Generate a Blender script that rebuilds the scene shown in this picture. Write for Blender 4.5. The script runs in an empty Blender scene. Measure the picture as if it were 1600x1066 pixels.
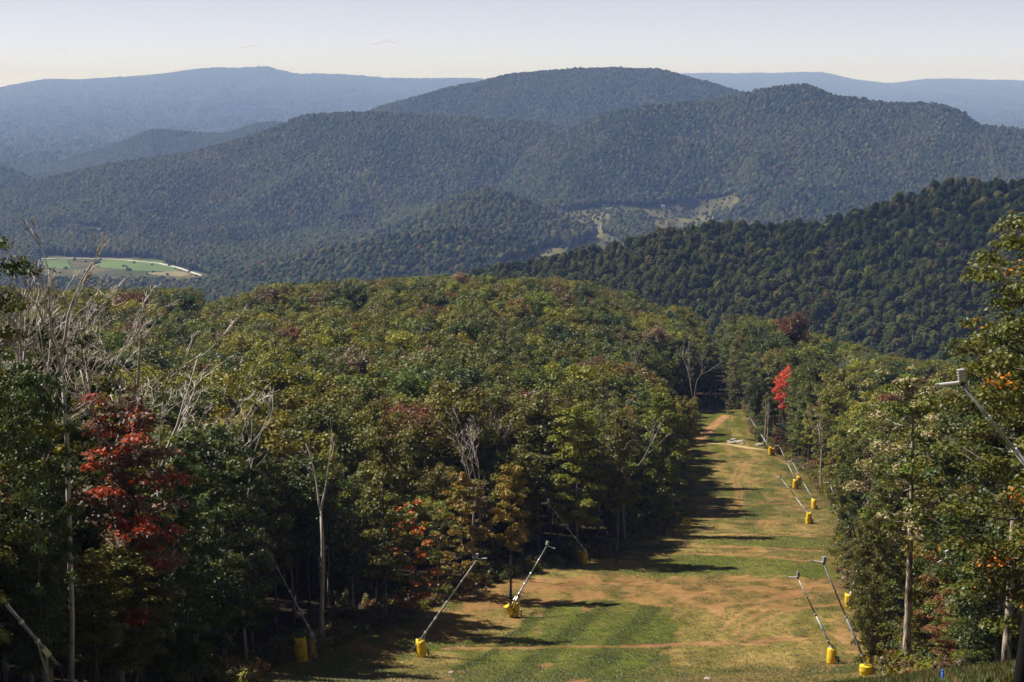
import bpy, math, random
import numpy as np
from math import radians, sin, cos, tan, atan, pi

random.seed(7)
sc = bpy.context.scene
COL = sc.collection

# ------------------------------------------------------------------ camera
F = 1600 * 70.0 / 36.0            # focal length in photograph pixels
TH = atan((533 - 135) / F)        # downward pitch
cam = bpy.data.cameras.new('camera')
cam.lens = 70.0; cam.sensor_width = 36.0
cam.clip_start = 0.5; cam.clip_end = 90000
camo = bpy.data.objects.new('camera', cam); COL.objects.link(camo)
camo.location = (0, 0, 0); camo.rotation_euler = (pi / 2 - TH, 0, 0)
sc.camera = camo

# ------------------------------------------------------------------ sky, sun, exposure
SUN_EL, SUN_BACK = radians(52), radians(-16)      # sun on the left, a little ahead of the camera
S = (-cos(SUN_EL) * cos(SUN_BACK), -cos(SUN_EL) * sin(SUN_BACK), sin(SUN_EL))
w = bpy.data.worlds.new('World'); sc.world = w; w.use_nodes = True
nt = w.node_tree
bg = nt.nodes['Background']
sky = nt.nodes.new('ShaderNodeTexSky'); sky.sky_type = 'NISHITA'; sky.sun_disc = False
sky.sun_elevation = SUN_EL; sky.sun_rotation = math.atan2(S[0], S[1])
sky.altitude = 1400; sky.air_density = 0.52; sky.dust_density = 0.1; sky.ozone_density = 1.0
bw = nt.nodes.new('ShaderNodeRGBToBW'); nt.links.new(sky.outputs[0], bw.inputs[0])
hsv = nt.nodes.new('ShaderNodeMix'); hsv.data_type = 'RGBA'; hsv.inputs[0].default_value = 0.86; nt.links.new(sky.outputs[0], hsv.inputs[6]); nt.links.new(bw.outputs[0], hsv.inputs[7])   # milky late-summer sky
wb = nt.nodes.new('ShaderNodeMix'); wb.data_type = 'RGBA'; wb.blend_type = 'MULTIPLY'; wb.inputs[0].default_value = 1.0; wb.inputs[7].default_value = (0.955, 0.972, 1.12, 1)
nt.links.new(hsv.outputs[2], wb.inputs[6]); nt.links.new(wb.outputs[2], bg.inputs[0]); bg.inputs[1].default_value = 0.098
sl = bpy.data.lights.new('sun', 'SUN'); sl.energy = 5.0; sl.angle = radians(0.53); sl.color = (1.0, 0.966, 0.925)
so = bpy.data.objects.new('sun', sl); COL.objects.link(so)
from mathutils import Vector, Matrix
so.rotation_euler = Vector(S).to_track_quat('Z', 'Y').to_euler()
so.location = (-200, 0, 300)
vs = sc.view_settings
vs.view_transform = 'Standard'; vs.look = 'None'; vs.exposure = 0.5; vs.gamma = 1.0; vs.use_curve_mapping = False
cy = sc.cycles
cy.use_denoising = True
cy.max_bounces = 4; cy.diffuse_bounces = 1; cy.glossy_bounces = 1; cy.transmission_bounces = 3
cy.volume_bounces = 0; cy.transparent_max_bounces = 64
cy.sample_clamp_indirect = 3.0
cy.caustics_reflective = False; cy.caustics_refractive = False
HAZE_DENSITY = 5.7e-5
HAZE_COLOR = (0.34, 0.51, 1.0, 1)

# ------------------------------------------------------------------ maths helpers
def ss(a, b, t):
    t = np.clip((t - a) / (b - a), 0, 1); return t * t * (3 - 2 * t)
def hsh(ix, iy, seed):
    n = (ix.astype(np.int64) * 374761393 + iy.astype(np.int64) * 668265263 + seed * 974634777) & 0xffffffff
    n = ((n ^ (n >> 13)) * 1274126177) & 0xffffffff
    n = ((n ^ (n >> 16)) * 2246822519) & 0xffffffff
    return ((n ^ (n >> 15)) & 0xffffff) / float(0xffffff)
def vn(x, y, seed=0):
    x = np.asarray(x, float); y = np.asarray(y, float)
    ix = np.floor(x); iy = np.floor(y); fx = x - ix; fy = y - iy
    fx = fx * fx * fx * (fx * (fx * 6 - 15) + 10); fy = fy * fy * fy * (fy * (fy * 6 - 15) + 10)
    a = hsh(ix, iy, seed); b = hsh(ix + 1, iy, seed); c = hsh(ix, iy + 1, seed); d = hsh(ix + 1, iy + 1, seed)
    return (a + (b - a) * fx) + ((c + (d - c) * fx) - (a + (b - a) * fx)) * fy
def fbm(x, y, seed=0, o=4):
    s = 0; a = 0.5
    for i in range(o):
        s = s + a * (vn(x, y, seed + i * 17) - 0.5) * 2; x = x * 2.03 + 3.1; y = y * 2.03 + 7.7; a *= 0.5
    return s
def row_z(row, y):                      # height of a sight line through a picture row, y metres ahead
    return y * np.tan(-(TH + np.arctan((np.asarray(row, float) - 533) / F)))
def col_row(x, y, z):
    yc = z * cos(TH) + y * sin(TH); zc = y * cos(TH) - z * sin(TH)
    return 800 + F * x / zc, 533 - F * yc / zc
def pw(c, r, y):                        # point on a sight line at depth y
    a = (c - 800) / F; b = -(r - 533) / F
    dy = cos(TH) + b * sin(TH); dz = -sin(TH) + b * cos(TH)
    return Vector((y * a / dy, y, y * dz / dy))

# ------------------------------------------------------------------ terrain heights
TILT = tan(atan(433 / F)) - tan(TH)
def table(pts, lo=-80, hi=1300, sig=7, tilt=0.0):
    p = np.array(pts, float); p[:, 1] += tilt * p[:, 0]; t = np.arange(lo, hi + 1.0)
    v = np.interp(t, p[:, 0], p[:, 1])
    a = (p[1, 1] - p[0, 1]) / (p[1, 0] - p[0, 0]); v = np.where(t < p[0, 0], p[0, 1] + a * (t - p[0, 0]), v)
    k = np.exp(-0.5 * (np.arange(-3 * sig, 3 * sig + 1) / sig) ** 2); k /= k.sum()
    vp = np.pad(v, 3 * sig, mode='reflect', reflect_type='odd')
    return t, np.convolve(vp, k, 'valid')
ZC = table([(0, -1.9), (60, -20.2), (100, -33.0), (150, -48.8), (190, -60.6), (207, -63.0), (232, -66.0), (262, -69.0), (300, -73.7),
            (345, -80.6), (398, -88.6), (430, -92.3), (480, -95.6), (500, -96.6), (560, -99.6), (600, -103), (700, -109), (780, -120), (900, -150), (1300, -240)], tilt=TILT)
ZL = table([(0, -2.2), (60, -19.4), (100, -31.5), (150, -46.5), (200, -59.5), (230, -63), (300, -70), (400, -80), (500, -89.0), (600, -94.0), (700, -95.5), (760, -98),
            (850, -122), (1000, -185), (1300, -250)], sig=14, tilt=TILT)
ZR = table([(0, -1.6), (60, -18.4), (100, -30.0), (125, -37.6), (150, -47.3), (200, -61.5), (260, -69.5), (345, -81), (430, -94), (500, -101), (600, -110), (650, -113), (720, -121),
            (800, -138), (1000, -185), (1300, -230)], sig=10, tilt=TILT)
XL = table([(-80, -26), (60, -26), (102, -26), (112, -24), (124, -20), (160, -23), (190, -25), (203, -22.5), (212, -19), (224, -16), (250, -7), (297, 17), (320, 23), (375, 33), (440, 36), (500, 40), (540, 45.5), (560, 49), (585, 54), (605, 63.5), (700, 69), (800, 76), (1300, 120)], sig=4)
XR = table([(-80, 24), (72, 24), (100, 27.5), (150, 30), (170, 33), (200, 38), (233, 41), (257, 44), (300, 49), (355, 59.5), (400, 64.5), (450, 68.5), (480, 67.5), (498, 64), (515, 63.5), (560, 66.5), (585, 68), (605, 67), (700, 71.5), (800, 80), (1300, 124)], sig=4)
def T(tab, y): return np.interp(y, tab[0], tab[1])
def zn(x, y):
    x = np.asarray(x, float); y = np.asarray(y, float)
    xl = T(XL, y); xr = T(XR, y); zc = T(ZC, y)
    m = 0.5 * (xl + xr)
    tl = ss(0, 1, (m - x - 8) / 60.0); tr = ss(0, 1, (x - m - 6) / 34.0)
    z = zc + (T(ZL, y) - zc) * tl + (T(ZR, y) - zc) * tr
    z = z + 0.55 * fbm(x / 34, y / 34, 3) * ss(150, 200, y) + 3.0 * fbm(x / 90, y / 90, 5) * np.maximum(ss(12, 60, xl - x), ss(12, 60, x - xr)) * ss(240, 330, y)
    return z
BASE = np.array([(700, -150), (1000, -192), (1500, -250), (2000, -305), (2500, -342), (3000, -363), (3600, -376), (4500, -392), (6000, -420), (9000, -470), (12000, -480), (20000, -480), (40000, -480)], float)
BASE[:, 1] += TILT * BASE[:, 0]; BASE[:, 1] = np.where(BASE[:, 0] >= 9000, np.minimum(BASE[:, 1], -350), BASE[:, 1])
RIDGES = [  # depth, foot depth, depth wobble, crest as (col,row)
    (1500, 1040, .03, 19, [(-300, 560), (300, 520), (600, 452), (760, 414), (830, 400), (900, 386), (980, 371), (1060, 348), (1150, 340), (1220, 342), (1290, 336), (1350, 322), (1400, 301), (1450, 284), (1500, 276), (1600, 279), (1800, 285)]),
    (3050, 2500, .03, 15, [(-300, 560), (200, 520), (290, 470), (335, 433), (400, 408), (500, 388), (600, 366), (700, 352), (790, 360), (860, 392), (920, 420), (1100, 440), (1800, 470)]),
    (3700, 3000, .02, 15, [(-300, 480), (540, 420), (640, 346), (700, 310), (760, 292), (800, 301), (880, 336), (940, 360), (1050, 400), (1800, 450)]),
    (5200, 3500, .04, 15, [(-300, 420), (600, 380), (750, 300), (850, 216), (950, 173), (1000, 163), (1100, 156), (1170, 141), (1215, 131), (1260, 130), (1300, 146), (1380, 158), (1470, 161), (1500, 172), (1530, 192), (1600, 199), (1800, 214)]),
    (5600, 3850, .04, 15, [(-300, 420), (-50, 312), (20, 293), (60, 280), (150, 258), (300, 236), (400, 207), (470, 180), (530, 174), (600, 172), (700, 181), (800, 184), (900, 200), (1000, 235), (1800, 330)]),
    (7600, 5700, .03, 15, [(-300, 400), (300, 290), (450, 225), (590, 166), (700, 136), (750, 125), (800, 113), (900, 106), (960, 103), (1030, 106), (1080, 120), (1150, 138), (1300, 180), (1800, 260)]),
    (6600, 5200, .03, 15, [(-300, 235), (-60, 245), (0, 256), (40, 272), (90, 297), (200, 330), (1800, 420)]),
    (8700, 7000, .03, 15, [(-300, 275), (0, 262), (100, 249), (180, 224), (240, 200), (290, 204), (350, 207), (400, 191), (430, 189), (500, 199), (600, 230), (1800, 330)]),
    (27000, 12000, .03, 24, [(-300, 140), (0, 137), (80, 125), (200, 122), (270, 115), (320, 107), (420, 105), (470, 117), (540, 115), (600, 122), (740, 123), (900, 135), (1800, 200)]),
    (32000, 15000, .02, 24, [(-300, 180), (700, 150), (1000, 119), (1070, 115), (1280, 113), (1330, 125), (1390, 130), (1440, 123), (1600, 127), (1800, 124)]),
]
def zf(x, y):
    x = np.asarray(x, float); y = np.asarray(y, float); yy = np.maximum(y, 700.0)
    c = 800 + F * (x / yy) / 0.9974
    base = np.interp(yy, BASE[:, 0], BASE[:, 1])
    z = base + 12 * fbm(x / 700, y / 700, 11) * ss(2600, 4200, yy) * 0.6 + 4 * fbm(x / 260, y / 260, 12)
    for i, (D, D0, wob, th, cr) in enumerate(RIDGES):
        cr = np.array(cr, float)
        Dc = D * (1 + wob * fbm(c / 260.0, c * 0 + i * 5.3, 31 + i, 3))
        H = row_z(np.interp(c, cr[:, 0], cr[:, 1]), Dc) - th
        H = H + D * 0.00045 * fbm(c / 60.0, c * 0 + i, 71 + i, 3)
        Bf = np.interp(D0, BASE[:, 0], BASE[:, 1]) - 10
        t = (Dc - yy) / (Dc - D0)
        tp = np.clip(t, 0, 1)
        g = tp * (1.45 - 0.45 * tp) + np.maximum(t - 1, 0) * 0.6
        sc_ = D / 5200.0
        sp = fbm(x / (330 * min(sc_, 2.2)), y / (760 * min(sc_, 2.2)), 51 + i, 4)
        am = np.maximum(H - Bf, 0); zr = np.where(t >= 0, H - am * g - np.maximum(t - 1, 0) * 10, H - 0.32 * (yy - Dc)) - (0.55 if D > 2000 else 0.16) * am * np.abs(sp) * ss(0.0, 0.45, t) * (1 - 0.6 * ss(0.7, 1.1, t))
        k = 6.0 + 6 * sc_
        h = np.clip(0.5 + 0.5 * (zr - z) / k, 0, 1)
        z = z + (zr - z) * h + k * h * (1 - h) * 0.5
    return z
def Z(x, y):
    x = np.asarray(x, float); y = np.asarray(y, float)
    t = ss(860, 1060, y)
    return zn(x, y) * (1 - t) + zf(x, y) * t
_yn = np.arange(100, 860, 0.25); _yf = np.geomspace(1000, 33000, 2700)
def hit(c, r):
    p = pw(c, r, 1.0); ym = _yn if r > 600 else _yf
    zz = (zn(p.x * ym, ym) if r > 600 else zf(p.x * ym, ym)) - p.z * ym
    k = np.argmax(zz > 0)
    y = ym[k]; return Vector((p.x * y, y, float(Z(p.x * y, y))))

# ------------------------------------------------------------------ object helpers
def tag(o, label=None, cat=None, group=None, kind=None):
    if label: o['label'] = label
    if cat: o['category'] = cat
    if group: o['group'] = group
    if kind: o['kind'] = kind
    return o
def mesh_np(name, v, f, mats, attrs=None, midx=None, smooth=False):
    """v (n,3); f (m,k) int array with constant k, or list of such arrays"""
    me = bpy.data.meshes.new(name)
    fs = f if isinstance(f, list) else [f]
    fs = [np.asarray(a, np.int32) for a in fs if len(a)]
    me.vertices.add(len(v)); me.vertices.foreach_set('co', np.asarray(v, np.float32).ravel())
    loops = np.concatenate([a.ravel() for a in fs]); counts = np.concatenate([np.full(len(a), a.shape[1], np.int32) for a in fs])
    me.loops.add(len(loops)); me.loops.foreach_set('vertex_index', loops)
    me.polygons.add(len(counts)); starts = np.concatenate([[0], np.cumsum(counts)[:-1]]).astype(np.int32)
    me.polygons.foreach_set('loop_start', starts); me.polygons.foreach_set('loop_total', counts)
    if midx is not None: me.polygons.foreach_set('material_index', np.asarray(midx, np.int32))
    if smooth: me.polygons.foreach_set('use_smooth', np.ones(len(counts), bool))
    for m in (mats if isinstance(mats, (list, tuple)) else [mats]): me.materials.append(m)
    for k, a in (attrs or {}).items():
        a = np.asarray(a, np.float32)
        if a.ndim == 1:
            at = me.attributes.new(k, 'FLOAT', 'POINT'); at.data.foreach_set('value', a)
        else:
            at = me.attributes.new(k, 'FLOAT_VECTOR', 'POINT'); at.data.foreach_set('vector', a.ravel())
    me.update(calc_edges=True); me.validate()
    return me
def obj(name, me, parent=None, loc=None):
    o = bpy.data.objects.new(name, me); COL.objects.link(o)
    if parent is not None: o.parent = parent
    if loc is not None: o.location = loc
    return o
def empty(name, loc, rz=0):
    o = bpy.data.objects.new(name, None); COL.objects.link(o); o.location = loc; o.rotation_euler = (0, 0, rz); o.empty_display_size = 0.5; return o

class MB:
    def __init__(s): s.v = []; s.f = []; s.n = 0
    def add(s, v, f):
        v = np.asarray(v, float); s.v.append(v); s.f += [tuple(i + s.n for i in q) for q in f]; s.n += len(v)
    def tube(s, pts, rad, k=6, cap=True):
        pts = [Vector(p) for p in pts]; n = len(pts); rad = rad if hasattr(rad, '__len__') else [rad] * n
        V = []; Fc = []; ref = None
        for i in range(n):
            d = (pts[min(i + 1, n - 1)] - pts[max(i - 1, 0)]).normalized()
            if ref is None: ref = Vector((1, 0, 0)) if abs(d.x) < .8 else Vector((0, 1, 0))
            a = d.cross(ref).normalized(); b = d.cross(a).normalized(); ref = -d.cross(b) if False else ref
            for j in range(k):
                t = 2 * pi * j / k; V.append(pts[i] + (a * cos(t) + b * sin(t)) * rad[i])
        for i in range(n - 1):
            for j in range(k): Fc.append((i * k + j, i * k + (j + 1) % k, (i + 1) * k + (j + 1) % k, (i + 1) * k + j))
        if cap: Fc.append(tuple(range(k))[::-1]); Fc.append(tuple((n - 1) * k + j for j in range(k)))
        s.add([tuple(p) for p in V], Fc)
    def box(s, c, size, M=None, bev=0.0):
        c = Vector(c); h = Vector(size) / 2; V = []
        for z in (-1, 1):
            for (x, y) in ((-1, -1), (1, -1), (1, 1), (-1, 1)):
                p = Vector((x * h.x, y * h.y, z * h.z)); p = (M @ p) if M else p; V.append(tuple(c + p))
        s.add(V, [(0, 3, 2, 1), (4, 5, 6, 7), (0, 1, 5, 4), (1, 2, 6, 5), (2, 3, 7, 6), (3, 0, 4, 7)])
    def mesh(s, name, mat, smooth=False):
        me = bpy.data.meshes.new(name); me.from_pydata([tuple(p) for a in s.v for p in a], [], s.f); me.materials.append(mat)
        if smooth: me.polygons.foreach_set('use_smooth', [True] * len(me.polygons))
        me.update(); return me
    def build(s, name, mat, parent=None, smooth=False): return obj(name, s.mesh(name, mat, smooth), parent)

# ------------------------------------------------------------------ materials
def mat(name):
    m = bpy.data.materials.new(name); m.use_nodes = True; m.node_tree.nodes.clear(); return m, m.node_tree.nodes, m.node_tree.links
def N(ns, t, **kw):
    n = ns.new(t)
    for k, v in kw.items(): setattr(n, k, v)
    return n
def mixc(ns, ls, fac, a, b, blend='MIX'):
    m = ns.new('ShaderNodeMix'); m.data_type = 'RGBA'; m.blend_type = blend
    for sock, val in ((m.inputs[0], fac), (m.inputs[6], a), (m.inputs[7], b)):
        if isinstance(val, bpy.types.NodeSocket): ls.new(val, sock)
        elif isinstance(val, (tuple, list)): sock.default_value = (*val[:3], 1)
        else: sock.default_value = val
    return m.outputs[2]
def math_n(ns, ls, op, a, b=None, clamp=False):
    m = ns.new('ShaderNodeMath'); m.operation = op; m.use_clamp = clamp
    for sock, val in ((m.inputs[0], a), (m.inputs[1], b)):
        if val is None: continue
        if isinstance(val, bpy.types.NodeSocket): ls.new(val, sock)
        else: sock.default_value = val
    return m.outputs[0]
def ramp(ns, ls, fac, a, b):
    m = ns.new('ShaderNodeMapRange'); m.interpolation_type = 'SMOOTHSTEP'
    ls.new(fac, m.inputs[0]); m.inputs[1].default_value = a; m.inputs[2].default_value = b
    return m.outputs[0]
def noise(ns, ls, scale, detail=3, rough=.55, co=None, vec='Object', dim='3D'):
    n = ns.new('ShaderNodeTexNoise'); n.inputs['Scale'].default_value = scale; n.inputs['Detail'].default_value = detail; n.inputs['Roughness'].default_value = rough
    if co is None:
        t = ns.new('ShaderNodeTexCoord'); co = t.outputs[vec]
    ls.new(co, n.inputs['Vector']); return n.outputs[0]
def pbsdf(ns, ls, col, rough=.7, spec=.3, metal=0.0, normal=None):
    b = ns.new('ShaderNodeBsdfPrincipled')
    if isinstance(col, bpy.types.NodeSocket): ls.new(col, b.inputs['Base Color'])
    else: b.inputs['Base Color'].default_value = (*col, 1)
    b.inputs['Roughness'].default_value = rough; b.inputs['Specular IOR Level'].default_value = spec; b.inputs['Metallic'].default_value = metal
    if normal is not None: ls.new(normal, b.inputs['Normal'])
    return b
def out(ns, ls, sh):
    o = ns.new('ShaderNodeOutputMaterial'); ls.new(sh, o.inputs['Surface'])
def bump(ns, ls, h, strength, dist):
    b = ns.new('ShaderNodeBump'); ls.new(h, b.inputs['Height']); b.inputs['Strength'].default_value = strength; b.inputs['Distance'].default_value = dist; return b.outputs[0]
def attr(ns, name, kind='GEOMETRY'):
    a = ns.new('ShaderNodeAttribute'); a.attribute_name = name; a.attribute_type = kind; return a

def leaf_material(name, trans=0.3, far=False):
    m, ns, ls = mat(name)
    t1 = attr(ns, 'tint', 'INSTANCER').outputs['Color']; t2 = attr(ns, 'tint2', 'INSTANCER').outputs['Color']; tu = attr(ns, 'turn', 'INSTANCER').outputs['Fac']
    lv = attr(ns, 'lv').outputs['Fac']; mx = attr(ns, 'mixn').outputs['Fac']
    d = math_n(ns, ls, 'SUBTRACT', tu, mx)
    fac = ramp(ns, ls, d, -0.08, 0.08)
    c = mixc(ns, ls, fac, t1, t2)
    v = math_n(ns, ls, 'ADD', math_n(ns, ls, 'MULTIPLY', lv, 0.9), 0.55)
    hs = ns.new('ShaderNodeHueSaturation'); ls.new(c, hs.inputs['Color']); ls.new(v, hs.inputs['Value'])
    ls.new(math_n(ns, ls, 'ADD', math_n(ns, ls, 'MULTIPLY', lv, -0.03), 0.515), hs.inputs['Hue'])
    c = hs.outputs[0]
    b = pbsdf(ns, ls, c, 0.5 if not far else .9, 0.35 if not far else 0.1)
    if trans > 0:
        tr = ns.new('ShaderNodeBsdfTranslucent')
        ls.new(mixc(ns, ls, 1.0, c, (1.5, 1.35, 0.7), 'MULTIPLY'), tr.inputs[0])
        ms = ns.new('ShaderNodeMixShader'); ms.inputs[0].default_value = trans
        ls.new(b.outputs[0], ms.inputs[1]); ls.new(tr.outputs[0], ms.inputs[2]); out(ns, ls, ms.outputs[0])
    else: out(ns, ls, b.outputs[0])
    return m
M_LEAF = leaf_material('leaf', 0.22)
M_FARLEAF = leaf_material('far_leaf', 0.0, True)

def bark_material(name, dark, light, lo=.35, hi=.7):
    m, ns, ls = mat(name)
    tc = ns.new('ShaderNodeTexCoord'); mp = ns.new('ShaderNodeMapping'); mp.inputs['Scale'].default_value = (3, 3, .7); ls.new(tc.outputs['Object'], mp.inputs[0])
    n1 = noise(ns, ls, 1.5, 5, .65, mp.outputs[0])
    oi = ns.new('ShaderNodeObjectInfo')
    f = math_n(ns, ls, 'ADD', ramp(ns, ls, n1, lo, hi), math_n(ns, ls, 'MULTIPLY', math_n(ns, ls, 'SUBTRACT', oi.outputs['Random'], .5), .8), True)
    c = mixc(ns, ls, f, dark, light)
    out(ns, ls, pbsdf(ns, ls, c, .9, .15, normal=bump(ns, ls, n1, .6, .05)).outputs[0]); return m
M_BARK = bark_material('bark', (.055, .045, .036), (.27, .23, .19))
M_DEAD = bark_material('dead_wood', (.34, .28, .23), (.64, .57, .49))
M_PALE = bark_material('pale_bark', (.12, .085, .06), (.58, .49, .38), .42, .56)

def ground_material():
    m, ns, ls = mat('slope_ground')
    a = attr(ns, 'col').outputs['Color']
    tc = ns.new('ShaderNodeTexCoord').outputs['Object']
    n1 = noise(ns, ls, 0.9, 6, .7, tc); n2 = noise(ns, ls, 4.0, 5, .75, tc); n3 = noise(ns, ls, .16, 4, .6, tc)
    f = math_n(ns, ls, 'ADD', math_n(ns, ls, 'MULTIPLY', n1, 1.0), math_n(ns, ls, 'MULTIPLY', n2, 1.3))
    hs = ns.new('ShaderNodeHueSaturation'); ls.new(a, hs.inputs['Color']); ls.new(math_n(ns, ls, 'SUBTRACT', f, .15), hs.inputs['Value'])
    ls.new(math_n(ns, ls, 'ADD', math_n(ns, ls, 'MULTIPLY', n3, .02), .49), hs.inputs['Hue'])
    out(ns, ls, pbsdf(ns, ls, hs.outputs[0], .95, .05, normal=bump(ns, ls, f, .8, .12)).outputs[0]); return m
M_GROUND = ground_material()
def terrain_material():
    m, ns, ls = mat('hill_ground')
    a = attr(ns, 'col').outputs['Color']
    n1 = noise(ns, ls, .02, 6, .65)
    c = mixc(ns, ls, 1.0, a, mixc(ns, ls, ramp(ns, ls, n1, .3, .7), (.6, .6, .6), (1.35, 1.3, 1.2)), 'MULTIPLY')
    out(ns, ls, pbsdf(ns, ls, c, .95, .05, normal=bump(ns, ls, n1, .5, 6)).outputs[0]); return m
M_HILL = terrain_material()
def flat_material(name, a, b, scale=.05, rough=.9, spec=.1, metal=0.0, bmp=0.0):
    m, ns, ls = mat(name); n1 = noise(ns, ls, scale, 5, .6)
    nb = bump(ns, ls, n1, bmp, .03) if bmp else None
    out(ns, ls, pbsdf(ns, ls, mixc(ns, ls, ramp(ns, ls, n1, .3, .7), a, b), rough, spec, metal, nb).outputs[0]); return m
M_FIELD = flat_material('pasture', (.085, .13, .035), (.13, .18, .055), .012)
M_FIELD2 = flat_material('dry_meadow', (.16, .14, .065), (.26, .21, .10), .02)
M_ROAD = flat_material('pale_road', (.48, .45, .41), (.60, .56, .50), .03)
def pad_material(name, a, b, dirt):
    m, ns, ls = mat(name); tcn = ns.new('ShaderNodeTexCoord').outputs['Object']; n1 = noise(ns, ls, 2.4, 5, .6, tcn); n2 = noise(ns, ls, 5.5, 5, .7, tcn)
    c = mixc(ns, ls, ramp(ns, ls, n1, .3, .7), a, b); c = mixc(ns, ls, math_n(ns, ls, 'MULTIPLY', ramp(ns, ls, n2, .52, .78), .6), c, dirt)
    out(ns, ls, pbsdf(ns, ls, c, .6, .3, 0, bump(ns, ls, n1, .6, .05)).outputs[0]); return m
M_PAD = pad_material('yellow_vinyl', (.74, .45, .012), (.90, .62, .02), (.36, .24, .06))
M_PADOLD = pad_material('faded_yellow_vinyl', (.36, .20, .015), (.58, .33, .02), (.16, .11, .05))
M_STEEL = flat_material('galvanised_steel', (.22, .215, .205), (.40, .39, .37), 3.0, .5, .4, .35)
M_ALU = flat_material('aluminium_head', (.62, .60, .58), (.78, .76, .74), 3.0, .38, .5, .35)
M_BLACK = flat_material('black_rubber', (.012, .012, .012), (.03, .03, .03), 3.0, .6, .3)
M_SIGN = flat_material('yellow_sign_paint', (.50, .33, .012), (.62, .42, .02), 1.5, .6, .3)
M_BLUE = flat_material('blue_plastic', (.01, .10, .42), (.02, .15, .55), 2.0, .45, .4)
M_ROCK = flat_material('pale_rock', (.30, .24, .19), (.55, .47, .40), 1.4, .9, .2, 0, .6)
M_RED = flat_material('red_barn_paint', (.30, .06, .05), (.42, .10, .08), .2)
M_WHITE = flat_material('white_paint', (.68, .67, .64), (.8, .79, .77), .2)
M_ROOF = flat_material('grey_roof', (.22, .22, .23), (.36, .36, .37), .3)
M_DARK = flat_material('shade_black', (.006, .006, .007), (.014, .013, .013), 2.0)  # near-black in place of the shade on the leaning post

# ------------------------------------------------------------------ near ground (ski run and forest floor)
def inpoly(x, y, P):
    r = np.zeros(np.shape(x), bool); n = len(P)
    for i in range(n):
        x1, y1 = P[i]; x2, y2 = P[(i + 1) % n]
        if y1 == y2: continue
        r ^= ((y1 > y) != (y2 > y)) & (x < (x2 - x1) * (y - y1) / (y2 - y1) + x1)
    return r
def wpoly(pp): return [(h.x, h.y) for h in (hit(c, r) for c, r in pp)]
def segd(x, y, P):
    d = np.full(np.shape(x), 1e9)
    for (x1, y1), (x2, y2) in zip(P[:-1], P[1:]):
        vx, vy = x2 - x1, y2 - y1; L = vx * vx + vy * vy + 1e-9
        t = np.clip(((x - x1) * vx + (y - y1) * vy) / L, 0, 1); d = np.minimum(d, np.hypot(x - x1 - t * vx, y - y1 - t * vy))
    return d
GREEN = np.array((.092, .100, .020)); DGREEN = np.array((.042, .056, .012)); TAN = np.array((.30, .215, .085)); DIRT = np.array((.33, .175, .10)); OLIVE = np.array((.165, .135, .045)); RUST = np.array((.245, .130, .065))
LITTER = np.array((.055, .038, .022)); SAND = np.array((.50, .36, .21))
BARS = [wpoly(p) for p in (   # eroded water bars across the run, as lines of bare earth
    [(700, 1014), (860, 1012), (1000, 1010), (1090, 1005), (1200, 1008)], [(735, 913), (870, 906), (1000, 913), (1060, 916)],
    [(985, 864), (1090, 866), (1160, 869), (1230, 874), (1300, 880)], [(1050, 851), (1130, 856), (1220, 858), (1320, 864)],
    [(1110, 836), (1180, 837), (1260, 837), (1300, 836)], [(1150, 815), (1230, 814)], [(1130, 790), (1240, 786)], [(1130, 757), (1200, 752)],
    [(1120, 725), (1200, 729)], [(1230, 924), (1310, 926)], [(1190, 1003), (1260, 998)])]
ROADS = [wpoly([(1085, 690), (1105, 692), (1140, 695), (1170, 700), (1200, 704)]), wpoly([(1222, 706), (1205, 704)])]
TRACK = [wpoly([(1086, 690), (1098, 682), (1108, 672), (1116, 664), (1126, 656), (1136, 649)])]
RUTS = [wpoly(p) for p in ([(1100, 812), (1130, 802), (1150, 788), (1152, 770), (1145, 750), (1150, 735), (1170, 720)], [(1108, 813), (1138, 803), (1158, 789), (1160, 770), (1153, 750), (1160, 735), (1180, 720)],
                            [(1060, 940), (1100, 925), (1160, 918), (1250, 915), (1330, 920)],
    [(1128, 985), (1145, 968), (1165, 955), (1185, 948)], [(1148, 992), (1160, 975), (1180, 962), (1205, 950)], [(1160, 1000), (1185, 975), (1215, 960), (1260, 950), (1310, 945)], [(1290, 905), (1240, 930), (1180, 942), (1120, 946)])]
P_GREEN = wpoly([(690, 1066), (740, 1030), (790, 985), (850, 945), (960, 936), (1055, 948), (1050, 985), (1028, 1035), (960, 1066)])
P_GREEN2 = wpoly([(1040, 885), (1100, 868), (1220, 872), (1300, 884), (1290, 897), (1180, 899), (1060, 899)])
P_GREEN3 = wpoly([(1090, 845), (1200, 838), (1310, 843), (1300, 856), (1180, 855), (1085, 851)])
P_BROWN = wpoly([(700, 930), (760, 908), (900, 902), (1100, 905), (1330, 905), (1345, 950), (1200, 955), (1060, 945), (860, 940), (740, 960)])
P_TAN = wpoly([(1060, 952), (1340, 955), (1340, 1030), (1200, 1045), (1045, 1040)])
P_TAN2 = wpoly([(1180, 835), (1215, 800), (1190, 770), (1230, 765), (1300, 800), (1320, 835)])
P_TAN3 = wpoly([(1110, 705), (1190, 712), (1235, 740), (1200, 752), (1130, 745)])
P_TAN4 = wpoly([(880, 890), (960, 868), (1040, 866), (1040, 892)])
P_RED = wpoly([(1295, 975), (1345, 970), (1360, 1030), (1330, 1035), (1300, 1010)])
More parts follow.
